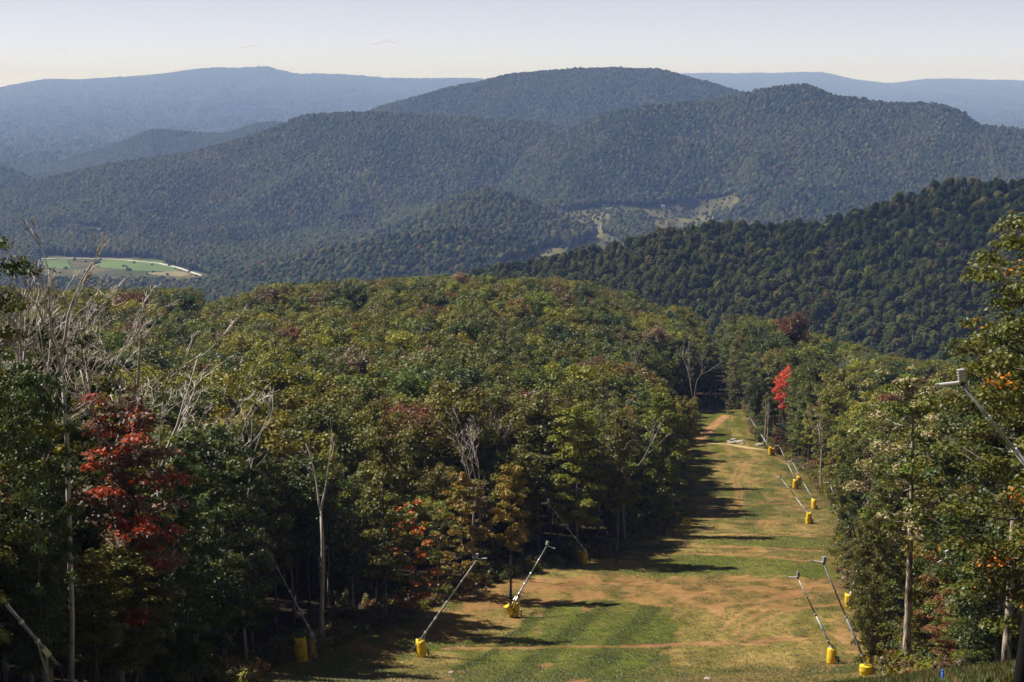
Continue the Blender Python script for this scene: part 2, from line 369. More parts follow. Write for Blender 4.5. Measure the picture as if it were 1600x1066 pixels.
def run_color(x, y):
    x = np.asarray(x, float); y = np.asarray(y, float)
    wx = x + 1.6 * fbm(x / 5, y / 9, 201); wy = y + 3.0 * fbm(x / 5, y / 9, 202)
    n = fbm(x / 9, y / 22, 203, 5); n2 = 1.35 * fbm(x / 2.2, y / 5, 204, 4); n3 = fbm(x / .9, y / 1.6, 206, 3)
    def mix(c, d, f): return c + (np.asarray(d) - c) * np.clip(f, 0, 1)[..., None]
    c = np.zeros(x.shape + (3,)) + GREEN
    c = mix(c, TAN, ss(-.25, .35, n + .35 * n2) * .7)
    c = mix(c, OLIVE, ss(.0, .5, fbm(x / 14, y / 30, 207)) * .6)
    c = mix(c, RUST, ss(.05, .55, fbm(x / 7, y / 11, 214, 4) + .3 * n2) * .55)
    c = mix(c, DGREEN, ss(.15, .5, fbm(x / 4, y / 9, 215, 4) + .35 * n3) * .55)
    # stripes left by the mower running down the run
    u = (x - T(XL, y)) / np.maximum(T(XR, y) - T(XL, y), 5)
    st = np.sin(u * 30 + 1.2 * fbm(x / 20, y / 60, 208)) * ss(330, 360, y)
    c = mix(c, DGREEN * 1.3, ss(.1, .9, st + .6 * n) * .45)
    for P, d, a in ((P_TAN, TAN * .95, .55), (P_TAN2, TAN, .5), (P_TAN3, TAN * .9, .34), (P_TAN4, TAN, .5), (P_BROWN, RUST * .95, .62)):
        c = mix(c, d, inpoly(wx, wy, P) * a * (0.75 + .6 * n2))
    for P, a in ((P_GREEN, .78), (P_GREEN2, .75), (P_GREEN3, .6)):
        c = mix(c, GREEN * np.array((.92, 1.08, .9)), inpoly(wx, wy, P) * a * (.9 + .4 * n2))
    # darker mown swaths inside the green patch
    ig = inpoly(wx, wy, P_GREEN)
    sw = np.sin((x - 0.22 * (y - 200)) * .95 + .5 * fbm(x / 8, y / 16, 209))
    c = mix(c, DGREEN * .8, ig * ss(-.1, .7, sw + .5 * n2) * .62)
    low = ss(203, 197, y) ; c = mix(c, GREEN * .8, low * .5)
    c = mix(c, DIRT, inpoly(wx, wy, P_RED) * .45 * (.8 + 1.6 * n2))
    for L in RUTS: c = mix(c, DIRT * .9, ss(.8, .15, segd(x, y, L) + .35 * n2) * .6)
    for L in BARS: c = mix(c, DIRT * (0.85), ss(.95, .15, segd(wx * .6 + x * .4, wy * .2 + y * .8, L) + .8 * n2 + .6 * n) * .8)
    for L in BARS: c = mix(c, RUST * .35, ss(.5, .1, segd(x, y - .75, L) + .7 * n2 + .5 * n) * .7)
    for L in TRACK: c = mix(c, DIRT * 1.1, ss(1.7, 1.0, segd(x, y, L) + .4 * n2) * .9)
    for L in ROADS: c = mix(c, SAND, ss(1.6, .7, segd(x, y, L) + .3 * n2) * .9)
    c = mix(c, DIRT * .9, ss(.5, .75, fbm(x / 3.2, y / 7, 212, 3) + .25 * n2) * .6)
    c = c * (1 + .35 * n3 + .12 * n2)[..., None]
    # forest floor on both sides
    e = np.maximum(T(XL, y) - x, x - T(XR, y)) + 2.4 * fbm(x / 6, y / 6, 213)
    c = mix(c, OLIVE * .7, ss(-3.0, .5, e) * .6)
    c = c * np.array((1.15, 1.1, .86)) * (1 - .12 * ss(320, 400, y))[..., None]
    c = mix(c, LITTER, np.maximum(ss(0.2, 3.0, e), ss(588, 602, y)))
    return c
def axis(lo, hi, f0, f1, fine, coarse):
    a = [f0]
    s = fine
    while a[0] > lo: s = min(s * 1.18, coarse); a.insert(0, a[0] - s)
    b = list(np.arange(f0 + fine, f1, fine)); s = fine; b.append(b[-1] + fine)
    while b[-1] < hi: s = min(s * 1.18, coarse); b.append(b[-1] + s)
    return np.array(a + b)
gx = axis(-380, 380, -40, 74, .55, 9.0); gy = axis(-60, 880, 170, 570, .75, 9.0)
X, Y = np.meshgrid(gx, gy)
Zg = zn(X, Y)
bar = np.zeros_like(X)
for L in BARS: bar += np.exp(-(segd(X, Y, L) / .55) ** 2)
e = np.maximum(T(XL, Y) - X, X - T(XR, Y))
Zg = Zg + bar * .16 * (0.6 + .8 * vn(X / 1.3, Y / 1.3, 9)) + .07 * fbm(X / 1.5, Y / 1.5, 8, 3) + .3 * fbm(X / 5, Y / 5, 10) * ss(0, 5, e)
nxg, nyg = len(gx), len(gy)
ii = np.arange(nxg * nyg).reshape(nyg, nxg)
quads = np.stack([ii[:-1, :-1], ii[:-1, 1:], ii[1:, 1:], ii[1:, :-1]], -1).reshape(-1, 4)
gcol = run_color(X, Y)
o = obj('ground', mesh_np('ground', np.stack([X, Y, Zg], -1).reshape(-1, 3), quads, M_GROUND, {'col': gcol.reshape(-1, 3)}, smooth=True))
tag(o, 'mown green and tan ski run with bare earth lines between the woods', kind='structure')

# ------------------------------------------------------------------ hills and mountains, one sheet out to the far ridge
pc = np.arange(-220, 1821, 4.0); py = np.concatenate([np.geomspace(850, 9000, 470), np.geomspace(9080, 33800, 160)])
PC, PY = np.meshgrid(pc, py); PX = (PC - 800) / F * .9974 * PY
PZ = Z(PX, PY); 
HC, HR = col_row(PX, PY, PZ)
CLEAR = [[(878, 332), (940, 322), (1010, 324), (1090, 316), (1150, 302), (1158, 324), (1120, 340), (1128, 360), (1075, 380), (1015, 396), (985, 408), (950, 384), (925, 368), (890, 358)],
         [(780, 420), (845, 392), (890, 376), (940, 372), (995, 380), (1015, 404), (940, 420), (860, 426)],
         [(60, 446), (60, 400), (150, 402), (240, 404), (320, 428), (338, 440), (300, 450)],
         [(118, 352), (160, 358), (175, 368), (130, 366)], [(520, 345), (560, 343), (590, 347), (540, 350)], [(1555, 240), (1578, 238), (1576, 246), (1556, 247)],
         [(272, 214), (298, 213), (300, 218), (276, 219)]]
CWOOD = [[(945, 362), (960, 344), (1000, 338), (1022, 352), (1015, 376), (985, 384)], [(862, 378), (890, 360), (925, 356), (935, 368), (890, 386)]]
def in_clear(c, r, y):
    c = c + 5 * fbm(c / 14, r / 6, 301); r = r + 3 * fbm(c / 14, r / 6, 302)
    m = np.zeros(c.shape, bool)
    for P in CLEAR: m |= inpoly(c, r, P)
    for P in CWOOD: m &= ~inpoly(c, r, P)
    return m & (y > 2300)
tc = np.zeros(PX.shape + (3,)) + np.array((.035, .038, .016))
clr = in_clear(HC, HR, PY)
n = fbm(PX / 60, PY / 60, 305, 4)
tc[clr] = (np.array((.062, .068, .026)) + (np.array((.125, .108, .046)) - np.array((.062, .068, .026))) * ss(-.3, .4, n)[..., None])[clr]
ii = np.arange(PC.size).reshape(PC.shape)
quads = np.stack([ii[:-1, :-1], ii[:-1, 1:], ii[1:, 1:], ii[1:, :-1]], -1).reshape(-1, 4)
o = obj('hills', mesh_np('hills', np.stack([PX, PY, PZ], -1).reshape(-1, 3), quads, M_HILL, {'col': tc.reshape(-1, 3)}, smooth=True))
tag(o, 'wooded Appalachian ridges and valley reaching to the far blue horizon', kind='structure')

_ly = np.log(py)
def hill_z(x, y):
    c = np.clip((800 + F * x / (y * .9974) - pc[0]) / 4.0, 0, len(pc) - 1.001); ci = c.astype(int); fc = c - ci
    ri = np.clip(np.searchsorted(py, y) - 1, 0, len(py) - 2); fr = np.clip((y - py[ri]) / (py[ri + 1] - py[ri]), 0, 1)
    a = PZ[ri, ci] * (1 - fc) + PZ[ri, ci + 1] * fc; b = PZ[ri + 1, ci] * (1 - fc) + PZ[ri + 1, ci + 1] * fc
    return a * (1 - fr) + b * fr
# how much of the far land the camera side can see
vy = np.concatenate([np.geomspace(150, 850, 140), py]); VC, VY = np.meshgrid(pc, vy); VX = (VC - 800) / F * .9974 * VY
VZ = Z(VX, VY); isrun = (VX > T(XL, VY)) & (VX < T(XR, VY)) & (VY < 720)
VE = (VZ + np.where(isrun, 0, np.where(VY < 900, 10, 9))) / VY
VM = np.maximum.accumulate(VE, 0)
def visible(x, y, z, top=16.0, slack=9.0):
    c = 800 + F * x / (y * .9974)
    ci = np.clip(((c - pc[0]) / 4.0).round().astype(int), 0, len(pc) - 1); yi = np.clip(np.searchsorted(vy, y) - 2, 0, len(vy) - 1)
    return (z + top + slack) / y > VM[yi, ci]

# ------------------------------------------------------------------ geometry-node scatter for woods too many to count
def scatter(name, P, rot, scl, pid, tint, tint2, turn, protos, label, cat=None):
    me = bpy.data.meshes.new(name); n = len(P)
    me.vertices.add(n); me.vertices.foreach_set('co', np.asarray(P, np.float32).ravel())
    for k, a in (('rot', rot), ('scl', scl), ('tint', tint), ('tint2', tint2)):
        at = me.attributes.new(k, 'FLOAT_VECTOR', 'POINT'); at.data.foreach_set('vector', np.asarray(a, np.float32).ravel())
    at = me.attributes.new('turn', 'FLOAT', 'POINT'); at.data.foreach_set('value', np.asarray(turn, np.float32))
    at = me.attributes.new('pid', 'INT', 'POINT'); at.data.foreach_set('value', np.asarray(pid, np.int32))
    o = obj(name, me)
    cl = bpy.data.collections.new(name + '_source')
    for i, p in enumerate(protos): cl.objects.link(p)
    ng = bpy.data.node_groups.new(name, 'GeometryNodeTree')
    ng.interface.new_socket('Geometry', in_out='INPUT', socket_type='NodeSocketGeometry'); ng.interface.new_socket('Geometry', in_out='OUTPUT', socket_type='NodeSocketGeometry')
    gi = ng.nodes.new('NodeGroupInput'); go = ng.nodes.new('NodeGroupOutput'); iop = ng.nodes.new('GeometryNodeInstanceOnPoints'); ci = ng.nodes.new('GeometryNodeCollectionInfo')
    ci.inputs['Collection'].default_value = cl; ci.inputs['Separate Children'].default_value = True; ci.inputs['Reset Children'].default_value = True
    def na(nm, t):
        a = ng.nodes.new('GeometryNodeInputNamedAttribute'); a.data_type = t; a.inputs[0].default_value = nm; return a.outputs[0]
    L = ng.links.new
    L(gi.outputs[0], iop.inputs['Points']); L(ci.outputs[0], iop.inputs['Instance']); iop.inputs['Pick Instance'].default_value = True
    L(na('pid', 'INT'), iop.inputs['Instance Index']); L(na('scl', 'FLOAT_VECTOR'), iop.inputs['Scale'])
    er = ng.nodes.new('FunctionNodeEulerToRotation'); L(na('rot', 'FLOAT_VECTOR'), er.inputs[0]); L(er.outputs[0], iop.inputs['Rotation'])
    L(iop.outputs[0], go.inputs[0])
    md = o.modifiers.new('scatter', 'NODES'); md.node_group = ng
    tag(o, label, cat, kind='stuff'); return o
def proto(name, me): return bpy.data.objects.new(name, me)

# ------------------------------------------------------------------ tree builders
def leaf_quads(rng, cen, rad, flat, n, size, up=.7):
    """kite-shaped leaf sprays gathered in flattened clumps"""
    wgt = rad ** 2; k = rng.choice(len(cen), n, p=wgt / wgt.sum())
    d = rng.normal(size=(n, 3)); d /= np.linalg.norm(d, axis=1)[:, None]
    r = rng.random(n) ** .45
    p = d * r[:, None]
    p[:, 2] = p[:, 2] * flat - .28 * (p[:, 0] ** 2 + p[:, 1] ** 2)
    p = cen[k] + p * rad[k][:, None]
    nn = d * .55 + rng.normal(size=(n, 3)) * .5 + np.array((0, 0, up)); nn /= np.linalg.norm(nn, axis=1)[:, None]
    a = np.cross(nn, rng.normal(size=(n, 3))); a /= np.linalg.norm(a, axis=1)[:, None]; b = np.cross(nn, a)
    s = size * (.6 + .8 * rng.random(n))[:, None]
    v = np.stack([p - a * s * .55, p + b * s * .36 - a * s * .05, p + a * s * .55, p - b * s * .36 - a * s * .05], 1).reshape(-1, 3)
    f = np.arange(4 * n).reshape(n, 4)
    cl = rng.random(len(cen))
    lv = np.repeat(np.clip(rng.random(n) * .7 + .3 * cl[k], 0, 1), 4)
    mx = np.repeat(np.clip(.62 * cl[k] + .38 * rng.random(n), 0, 1), 4)
    return v, f, lv, mx
def wood_tree(rng, h, cb, r0, limb_ends):
    mb = MB()
    wob = rng.normal(size=2) * .35
    path = []
    for i in range(8):
        t = i / 7; path.append((wob[0] * sin(t * 3) * t, wob[1] * sin(t * 2.4 + 1) * t, -1.0 + t * (h * .95 + 1.0)))
    mb.tube(path, [max(r0 * (1 - .88 * (i / 7) ** .8) * (1.25 if i == 0 else 1), .03) for i in range(8)], 7)
    def at(z):
        t = np.clip((z + 1) / (h * .95 + 1), 0, 1) * 7; i = min(int(t), 6); a = Vector(path[i]); return a.lerp(Vector(path[i + 1]), t - i)
    for (z0, e) in limb_ends:
        s = at(z0); e = Vector(e) + Vector((s.x, s.y, 0)); m = s.lerp(e, .5) + Vector((0, 0, -.12 * (e - s).length))
        mb.tube([s, m, e], [max(r0 * .30 * (1 - z0 / h) + .035, .03), .05, .02], 4, False)
    return mb
def broadleaf(seed, h=22.0, cb=.42, cr=4.2, nl=6000, ls=.42, r0=.24, fm=.72, nlimb=26, tier=.5, bark=None, far=False, clump=1.0, gap=0.0):
    rng = np.random.default_rng(seed)
    limbs = []; cen = []; rad = []
    for i in range(nlimb):
        f = cb + (0.97 - cb) * ((i + rng.random() * .8) / nlimb)
        env = cr * (math.sqrt(max(1 - ((f - fm) / (1.02 - fm)) ** 2, .02)) if f > fm else (.5 + .5 * ((f - cb) / (fm - cb + 1e-6)) ** .7))
        az = i * 2.39996 + rng.normal() * .35; L = env * (.7 + .45 * rng.random())
        if rng.random() < gap: continue
        rise = (.12 + .55 * max((f - cb) / (1 - cb), 0)) * L
        z0 = f * h - rise * .8
        e = (cos(az) * L, sin(az) * L, f * h)
        limbs.append((z0, (e[0] * .92, e[1] * .92, e[2])))
        for q in ((1.0, .62, .33) if L > 1.8 else (1.0, .4)):
            cen.append((e[0] * q + rng.normal() * .25, e[1] * q + rng.normal() * .25, z0 + (e[2] - z0) * q + rng.normal() * .25)); rad.append((.26 * cr + .35) * clump * (.75 + .5 * rng.random()) * (1.0 if q > .5 else .85))
    cen.append((0, 0, h * .95)); rad.append(.3 * cr * clump); cen.append((.3, .2, h * .985)); rad.append(.2 * cr * clump)
    cen = np.array(cen); rad = np.array(rad)
    v, f, lv, mx = leaf_quads(rng, cen, rad, tier, nl, ls)
    mb = wood_tree(rng, h, cb, r0, limbs)
    return mb, (v, f, lv, mx)
def crown_mesh(name, L): return mesh_np(name, L[0], L[1], M_LEAF, {'lv': L[2], 'mixn': L[3]})
def joined_mesh(name, mb, L, bark, leafm=None):
    wv = np.concatenate(mb.v); nv = len(wv)
    q4 = np.array([f for f in mb.f if len(f) == 4], np.int32)
    v = np.concatenate([L[0], wv]); nl = len(L[0])
    me = mesh_np(name, v, [L[1], q4 + nl], [leafm or M_LEAF, bark], {'lv': np.concatenate([L[2], np.zeros(nv)]), 'mixn': np.concatenate([L[3], np.ones(nv)])},
                 np.concatenate([np.zeros(len(L[1])), np.ones(len(q4))]))
    return me
KIND = {}   # prototype trees, all 22 m tall
def mk(kind, seeds, **kw):
    bk = kw.pop('bark', M_BARK); KIND[kind] = []
    for s in seeds:
        mb, L = broadleaf(s, **kw); KIND[kind].append((mb.mesh('trunk', bk, True), crown_mesh('crown', L), mb, L, bk))
mk('round', (1, 2, 3, 4, 5), cb=.45, cr=4.3, nl=10500, ls=.39, tier=.62, nlimb=30)
mk('broad', (11, 12), cb=.40, cr=5.4, nl=14000, ls=.40, fm=.68, nlimb=36, tier=.6)
mk('slim', (21, 22, 23), cb=.36, cr=2.7, nl=6500, ls=.33, fm=.6, tier=.42)
mk('edge', (31, 32, 33), cb=.16, cr=4.3, nl=13000, ls=.34, fm=.5, nlimb=40, tier=.36, clump=.85)
mk('tier', (41, 42), cb=.24, cr=4.0, nl=12000, ls=.31, fm=.42, nlimb=34, tier=.26, clump=.85)
mk('thin', (51, 52), cb=.34, cr=3.4, nl=3600, ls=.29, fm=.6, nlimb=24, tier=.4, clump=.7, bark=M_PALE)
mk('near', (61, 62), cb=.10, cr=4.6, nl=22000, ls=.26, fm=.5, nlimb=52, tier=.34, clump=.72)
mk('pale', (71,), cb=.45, cr=3.9, nl=11000, ls=.22, fm=.66, nlimb=44, tier=.4, clump=.5, r0=.36, bark=M_PALE, gap=.1)
mk('close', (66, 67), cb=.10, cr=4.6, nl=36000, ls=.19, fm=.5, nlimb=60, tier=.34, clump=.66)
mk('sapling', (81, 82), cb=.12, cr=5.5, nl=8000, ls=.46, fm=.34, nlimb=34, tier=.24, clump=.72, r0=.22)

def tint(kind, rng):
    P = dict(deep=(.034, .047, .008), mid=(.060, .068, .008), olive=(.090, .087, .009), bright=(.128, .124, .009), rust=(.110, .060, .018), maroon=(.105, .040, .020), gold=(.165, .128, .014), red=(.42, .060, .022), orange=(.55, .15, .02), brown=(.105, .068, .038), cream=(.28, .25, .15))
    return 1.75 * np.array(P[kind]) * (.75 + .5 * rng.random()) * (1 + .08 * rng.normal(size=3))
CN = dict(deep='deep green', mid='mid green', olive='olive green', bright='yellow-green', rust='rusty brown', maroon='dull maroon', gold='golden', red='red', orange='orange', brown='dull brown', cream='cream')

# ------------------------------------------------------------------ bare dead trees
def dead_tree(seed, h, r0, forks, spread, twig=2, lean=(0, 0), first=.45, curl=.25, nb=4):
    rng = random.Random(seed); tr = MB(); br = MB()
    def grow(p, d, L, r, lev, mb):
        pts = [p]; rr = [r]; n = 5 if lev < 2 else 3
        for i in range(n):
            d = (d + Vector((rng.gauss(0, curl), rng.gauss(0, curl), rng.gauss(.06, curl * .5))) * .45).normalized()
            p = p + d * L / n; pts.append(p); rr.append(max(r * (1 - .7 * (i + 1) / n), .02))
        mb.tube(pts, rr, 6 if lev == 0 else (5 if lev == 1 else 3), lev < 2)
        if lev >= twig: return
        k = nb if lev == 0 else 3
        for j in range(k + (1 if lev else 0)):
            i = rng.randint(2, n - 1); t = rng.random(); q = pts[i].lerp(pts[i + 1], t)
            az = rng.random() * 2 * pi; dd = (d * (.55 + .4 * rng.random()) + Vector((cos(az), sin(az), rng.uniform(-.1, .5))) * spread).normalized()
            grow(q, dd, L * rng.uniform(.25, .5), max(rr[i] * .62, .034), lev + 1, br)
    top = Vector((lean[0], lean[1], 1)).normalized()
    base = Vector((0, 0, -.8)); fork = base + top * (h * first + .8)
    if forks <= 1:
        grow(base, top, h, r0, 0, tr)
    else:
        mid_ = base.lerp(fork, .5) + Vector((rng.gauss(0, .3), rng.gauss(0, .2), 0)); tr.tube([base, base.lerp(mid_, .5) + Vector((rng.gauss(0, .1), 0, 0)), mid_, mid_.lerp(fork, .55) + Vector((rng.gauss(0, .12), 0, 0)), fork], [r0 * 1.25, r0 * 1.05, r0 * .95, r0 * .82, r0 * .5], 7)
        for j in range(forks):
            az = 2 * pi * j / forks + rng.gauss(0, .3); d = (top + Vector((cos(az), sin(az) * .7, 0)) * spread * rng.uniform(.45, .9)).normalized()
            grow(fork - top * (.25 + .55 * j), d, h * (1 - first) * rng.uniform(.75, 1.05), r0 * (.66 - .05 * j), 0, br)
    return tr, br

# ------------------------------------------------------------------ lay out the near woods
rng = np.random.default_rng(5)
# hero trees: (kind, variant, col, depth, top row, width scale, tint, tint2, turn, name, label, category)
HERO = [
    ('tier', 0, 198, 126, 597, 1.0, 'brown', 'red', .40, 'red_maple_tree', 'tall maple with scarlet upper leaves below the big bare tree', 'tree'),
    ('tier', 1, 600, 221, 640, .8, 'mid', 'olive', .3, 'maple_tree', 'green maple standing between the forked dead snag and the orange sapling', 'tree'),
    ('tier', 0, 300, 150, 655, 1.0, 'deep', 'mid', .5, 'layered_maple_tree', 'dark green maple with flat layered boughs beside the red maple', 'tree'),
    ('sapling', 0, 640, 229, 772, .9, 'mid', 'orange', .45, 'orange_maple_sapling', 'small maple with a bright orange bough at the dark forest edge', 'tree'),
    ('sapling', 1, 722, 246, 735, .85, 'olive', 'gold', .62, 'golden_sapling', 'golden-topped young tree behind the orange maple sapling', 'tree'),
    ('slim', 0, 798, 246, 722, .9, 'bright', 'gold', .5, 'slender_yellow_tree', 'slender yellow-green tree left of the farther leaning snow gun', 'tree'),
    ('tier', 1, 902, 278, 622, .9, 'olive', 'bright', .6, 'pale_green_tree', 'tall pale green layered tree above the pair of snow guns', 'tree'),
    ('slim', 1, 965, 280, 640, 1.0, 'mid', 'olive', .5, 'tall_edge_tree', 'tall green tree with pale straight trunk right of the pale green tree', 'tree'),
    ('edge', 1, 1040, 318, 606, .8, 'olive', 'bright', .4, 'edge_tree', 'leafy green tree on the left forest edge just above the yellow sign', 'tree'),
    ('round', 2, 1072, 430, 618, .75, 'olive', 'gold', .42, 'gold_flecked_tree', 'gold-flecked tree at the left corner where the dirt track leaves the run', 'tree'),
    ('thin', 0, 1142, 512, 570, .7, 'mid', 'olive', .5, 'lone_trunk_tree', 'grey-green tree with tall bare trunk right of the dirt track', 'tree'),
    ('round', 3, 1232, 514, 573, .8, 'rust', 'red', .8, 'scarlet_tree', 'tree with a scarlet crown rising over the far end of the run', 'tree'),
    ('round', 4, 1182, 516, 590, .75, 'deep', 'mid', .4, 'dark_round_tree', 'dark round green tree just left of the scarlet crown', 'tree'),
    ('edge', 2, 1200, 505, 610, .6, 'olive', 'gold', .3, 'yellowing_tree', 'yellowing tree behind the two white trunks at the far bend', 'tree'),
    ('edge', 0, 1302, 372, 700, .62, 'bright', 'orange', .10, 'yellow_green_tree', 'yellow-green tree with one orange tip on the right edge of the run', 'tree'),
    ('sapling', 0, 1216, 488, 668, .55, 'maroon', 'rust', .3, 'maroon_sapling', 'small maroon bush-like tree behind the farthest snow gun', 'tree'),
    ('pale', 0, 1428, 168, 566, 1.0, 'olive', 'cream', .42, 'cream_tufted_tree', 'tall tree with cream seed tufts and thick mottled trunk by the right edge', 'tree'),
    ('near', 0, 1366, 182, 775, .62, 'mid', 'olive', .4, 'leafy_edge_tree', 'dense leafy green tree reaching the ground left of the mottled trunk', 'tree'),
    ('near', 1, 1352, 214, 800, .62, 'olive', 'mid', .4, 'leafy_edge_tree', 'bushy olive tree behind the pair of right-hand snow guns', 'tree'),
    ('near', 1, 1520, 172, 612, .9, 'deep', 'olive', .3, 'dark_leafy_tree', 'dark leafy tree between the mottled trunk and the bottom right pale trunk', 'tree'),
    ('close', 0, 1578, 122, 480, 1.0, 'deep', 'mid', .4, 'big_dark_tree', 'big dark green tree filling the right border', 'tree'),
    ('close', 1, 1645, 96, 318, 1.0, 'mid', 'orange', .10, 'orange_tipped_tree', 'tree at the right border with orange-tipped bough against the hill', 'tree'),
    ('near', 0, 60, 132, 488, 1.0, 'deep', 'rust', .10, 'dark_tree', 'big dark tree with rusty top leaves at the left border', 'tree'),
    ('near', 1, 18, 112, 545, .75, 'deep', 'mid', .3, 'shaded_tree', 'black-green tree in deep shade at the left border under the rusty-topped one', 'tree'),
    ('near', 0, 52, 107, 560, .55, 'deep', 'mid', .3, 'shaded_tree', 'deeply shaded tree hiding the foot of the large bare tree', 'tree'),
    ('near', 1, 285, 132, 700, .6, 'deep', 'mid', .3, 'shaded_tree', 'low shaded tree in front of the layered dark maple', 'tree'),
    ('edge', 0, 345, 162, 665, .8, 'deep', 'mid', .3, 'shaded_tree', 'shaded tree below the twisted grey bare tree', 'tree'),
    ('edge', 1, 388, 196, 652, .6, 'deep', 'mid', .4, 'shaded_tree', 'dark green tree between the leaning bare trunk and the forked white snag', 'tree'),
    ('close', 1, -112, 96, 262, .9, 'deep', 'olive', .5, 'border_tree', 'dark tree whose leafy side juts in at the upper left border', 'tree'),
    ('round', 0, 1240, 640, 487, 1.0, 'maroon', 'deep', .4, 'maroon_tree', 'dark maroon tree on the skyline above the scarlet crown', 'tree'),
    ('broad', 0, 548, 440, 586, .8, 'maroon', 'red', .25, 'crimson_canopy_tree', 'crimson-tinted tree amid the green canopy above the forked dead snag', 'tree'),
    ('round', 1, 590, 300, 640, .6, 'mid', 'olive', .4, 'canopy_tree', 'green tree just behind the maple left of the orange sapling', 'tree'),
    ('broad', 1, 850, 560, 540, .75, 'maroon', 'rust', .5, 'maroon_canopy_tree', 'reddish tree in the middle of the upper canopy', 'tree'),
    ('broad', 0, 745, 505, 578, .85, 'brown', 'olive', .4, 'russet_canopy_tree', 'russet spreading tree in the canopy right of the crimson one', 'tree'),
]
HVIS = dict(shaded_tree=720, cream_tufted_tree=1060, red_maple_tree=830, orange_maple_sapling=930, slender_yellow_tree=850, lone_trunk_tree=690, big_dark_tree=900)
trees = []   # x,y,kind,variant,height,width,tints..., hero index
hx = []
for i, hd in enumerate(HERO):
    kind, var, c, d, top, ws, a, b, tu, nm, lab, cat = hd
    p = pw(c, top, d); z = float(Z(p.x, d)); hgt = p.z - z
    trees.append(dict(x=p.x, y=d, z=z, kind=kind, var=var, h=hgt, w=ws * max(hgt, 12) / 22, t1=tint(a, rng), t2=tint(b, rng), turn=tu, ck=a, hero=i, rot=rng.random() * 6.28, c0=c - 55, c1=c + 55, top=top))
    hx.append((p.x, d, max(c - 3.0 * F / d, c - 70), min(c + 3.0 * F / d, c + 70), HVIS.get(nm, top + .62 * (hgt * F / d))))
DEADS = [ # col, depth, top row, seed, r0, forks, spread, twig, first, label
    (172, 128, 428, 3, .30, 6, .72, 3, .66, 'large bare grey tree with spreading vase of branches above the red maple'),
    (88, 112, 338, 8, .17, 3, .26, 3, .74, 'tallest bare snag with two upright stems near the left border'),
    (28, 116, 372, 5, .16, 3, .4, 3, .74, 'bare forked snag beside the dark leaves of the left border'),
    (60, 120, 440, 14, .14, 6, .5, 3, .68, 'thin twiggy bare tree between the two snags of the left border'),
    (125, 138, 430, 15, .14, 6, .5, 3, .68, 'thin twiggy bare tree just left of the large bare vase-shaped tree'),
    (-10, 124, 455, 16, .14, 5, .5, 3, .7, 'pale twiggy bare tree cut off by the left border'),
    (240, 150, 476, 6, .18, 4, .8, 3, .66, 'bare tree with long branches sweeping out right of the vase-shaped one'),
    (342, 178, 590, 21, .17, 4, .7, 3, .7, 'twisted grey bare tree over the layered dark maple'),
    (380, 186, 645, 12, .15, 2, .45, 1, .66, 'leaning bare forked trunk left of the forked white snag'),
    (499, 209, 648, 31, .24, 2, .34, 1, .66, 'white forked dead snag standing out against the dark woods'),
    (742, 262, 628, 33, .15, 4, .45, 3, .5, 'twiggy bare tree behind the golden sapling'),
    (770, 290, 610, 34, .15, 4, .35, 3, .5, 'twiggy bare tree to the right above the slender yellow tree'),
    (980, 300, 610, 35, .15, 3, .4, 3, .5, 'bare-topped tree behind the tall green tree of the left edge'),
    (1022, 470, 535, 36, .18, 4, .3, 3, .35, 'pale cluster of dead stems high in the canopy left of the dirt track'),
    (1085, 520, 512, 37, .2, 3, .3, 3, .4, 'bare dead trunks at the dark gap beyond the dirt track'),
    (1322, 560, 545, 38, .2, 7, .7, 3, .45, 'round dull bare crown on the skyline right of the scarlet tree'),
    (1284, 420, 632, 39, .16, 3, .35, 3, .62, 'dead-topped trunk above the yellow-green tree on the right edge'),
    (568, 640, 488, 40, .2, 5, .5, 3, .45, 'small pale bare crown in the upper middle canopy'),
    (1200, 497, 620, 41, .2, 1, .2, 1, .5, 'white bare trunk beside the farthest leaning snow gun'),
    (1196, 503, 628, 42, .2, 1, .2, 1, .5, 'thinner white trunk paired with the one by the farthest snow gun'),
]
for c, d, top, *_ in DEADS:
    p = pw(c, top, d); hx.append((p.x, d, c - 25, c + 25, 706 if c in (1200, 1196) else 805 if c == 499 else 625 if c == 172 else top + min(210, .42 * (p.z - float(Z(p.x, d))) * F / d)))
hx = np.array(hx)
sp = 6.0
gxx, gyy = np.meshgrid(np.arange(-330, 300, sp), np.arange(70, 850, sp)); tx = (gxx + rng.uniform(-.42, .42, gxx.shape) * sp).ravel(); ty = (gyy + rng.uniform(-.42, .42, gxx.shape) * sp).ravel()
ee = np.maximum(T(XL, ty) - tx, tx - T(XR, ty))
keep = (ee > 1.8 + 1.2 * rng.random(len(tx)) + np.where((tx > 0) & (ty < 270), 2.4, 0)) & (tx > -.29 * ty - 75) & (tx < .29 * ty + 25) & (ty > 80)
keep &= ~((tx > 0) & (ty < 118))                      # right-hand bank in front stays open
keep &= ~((tx > -40) & (ty < 104) & (tx < 0))
keep &= ~((ty > 780))
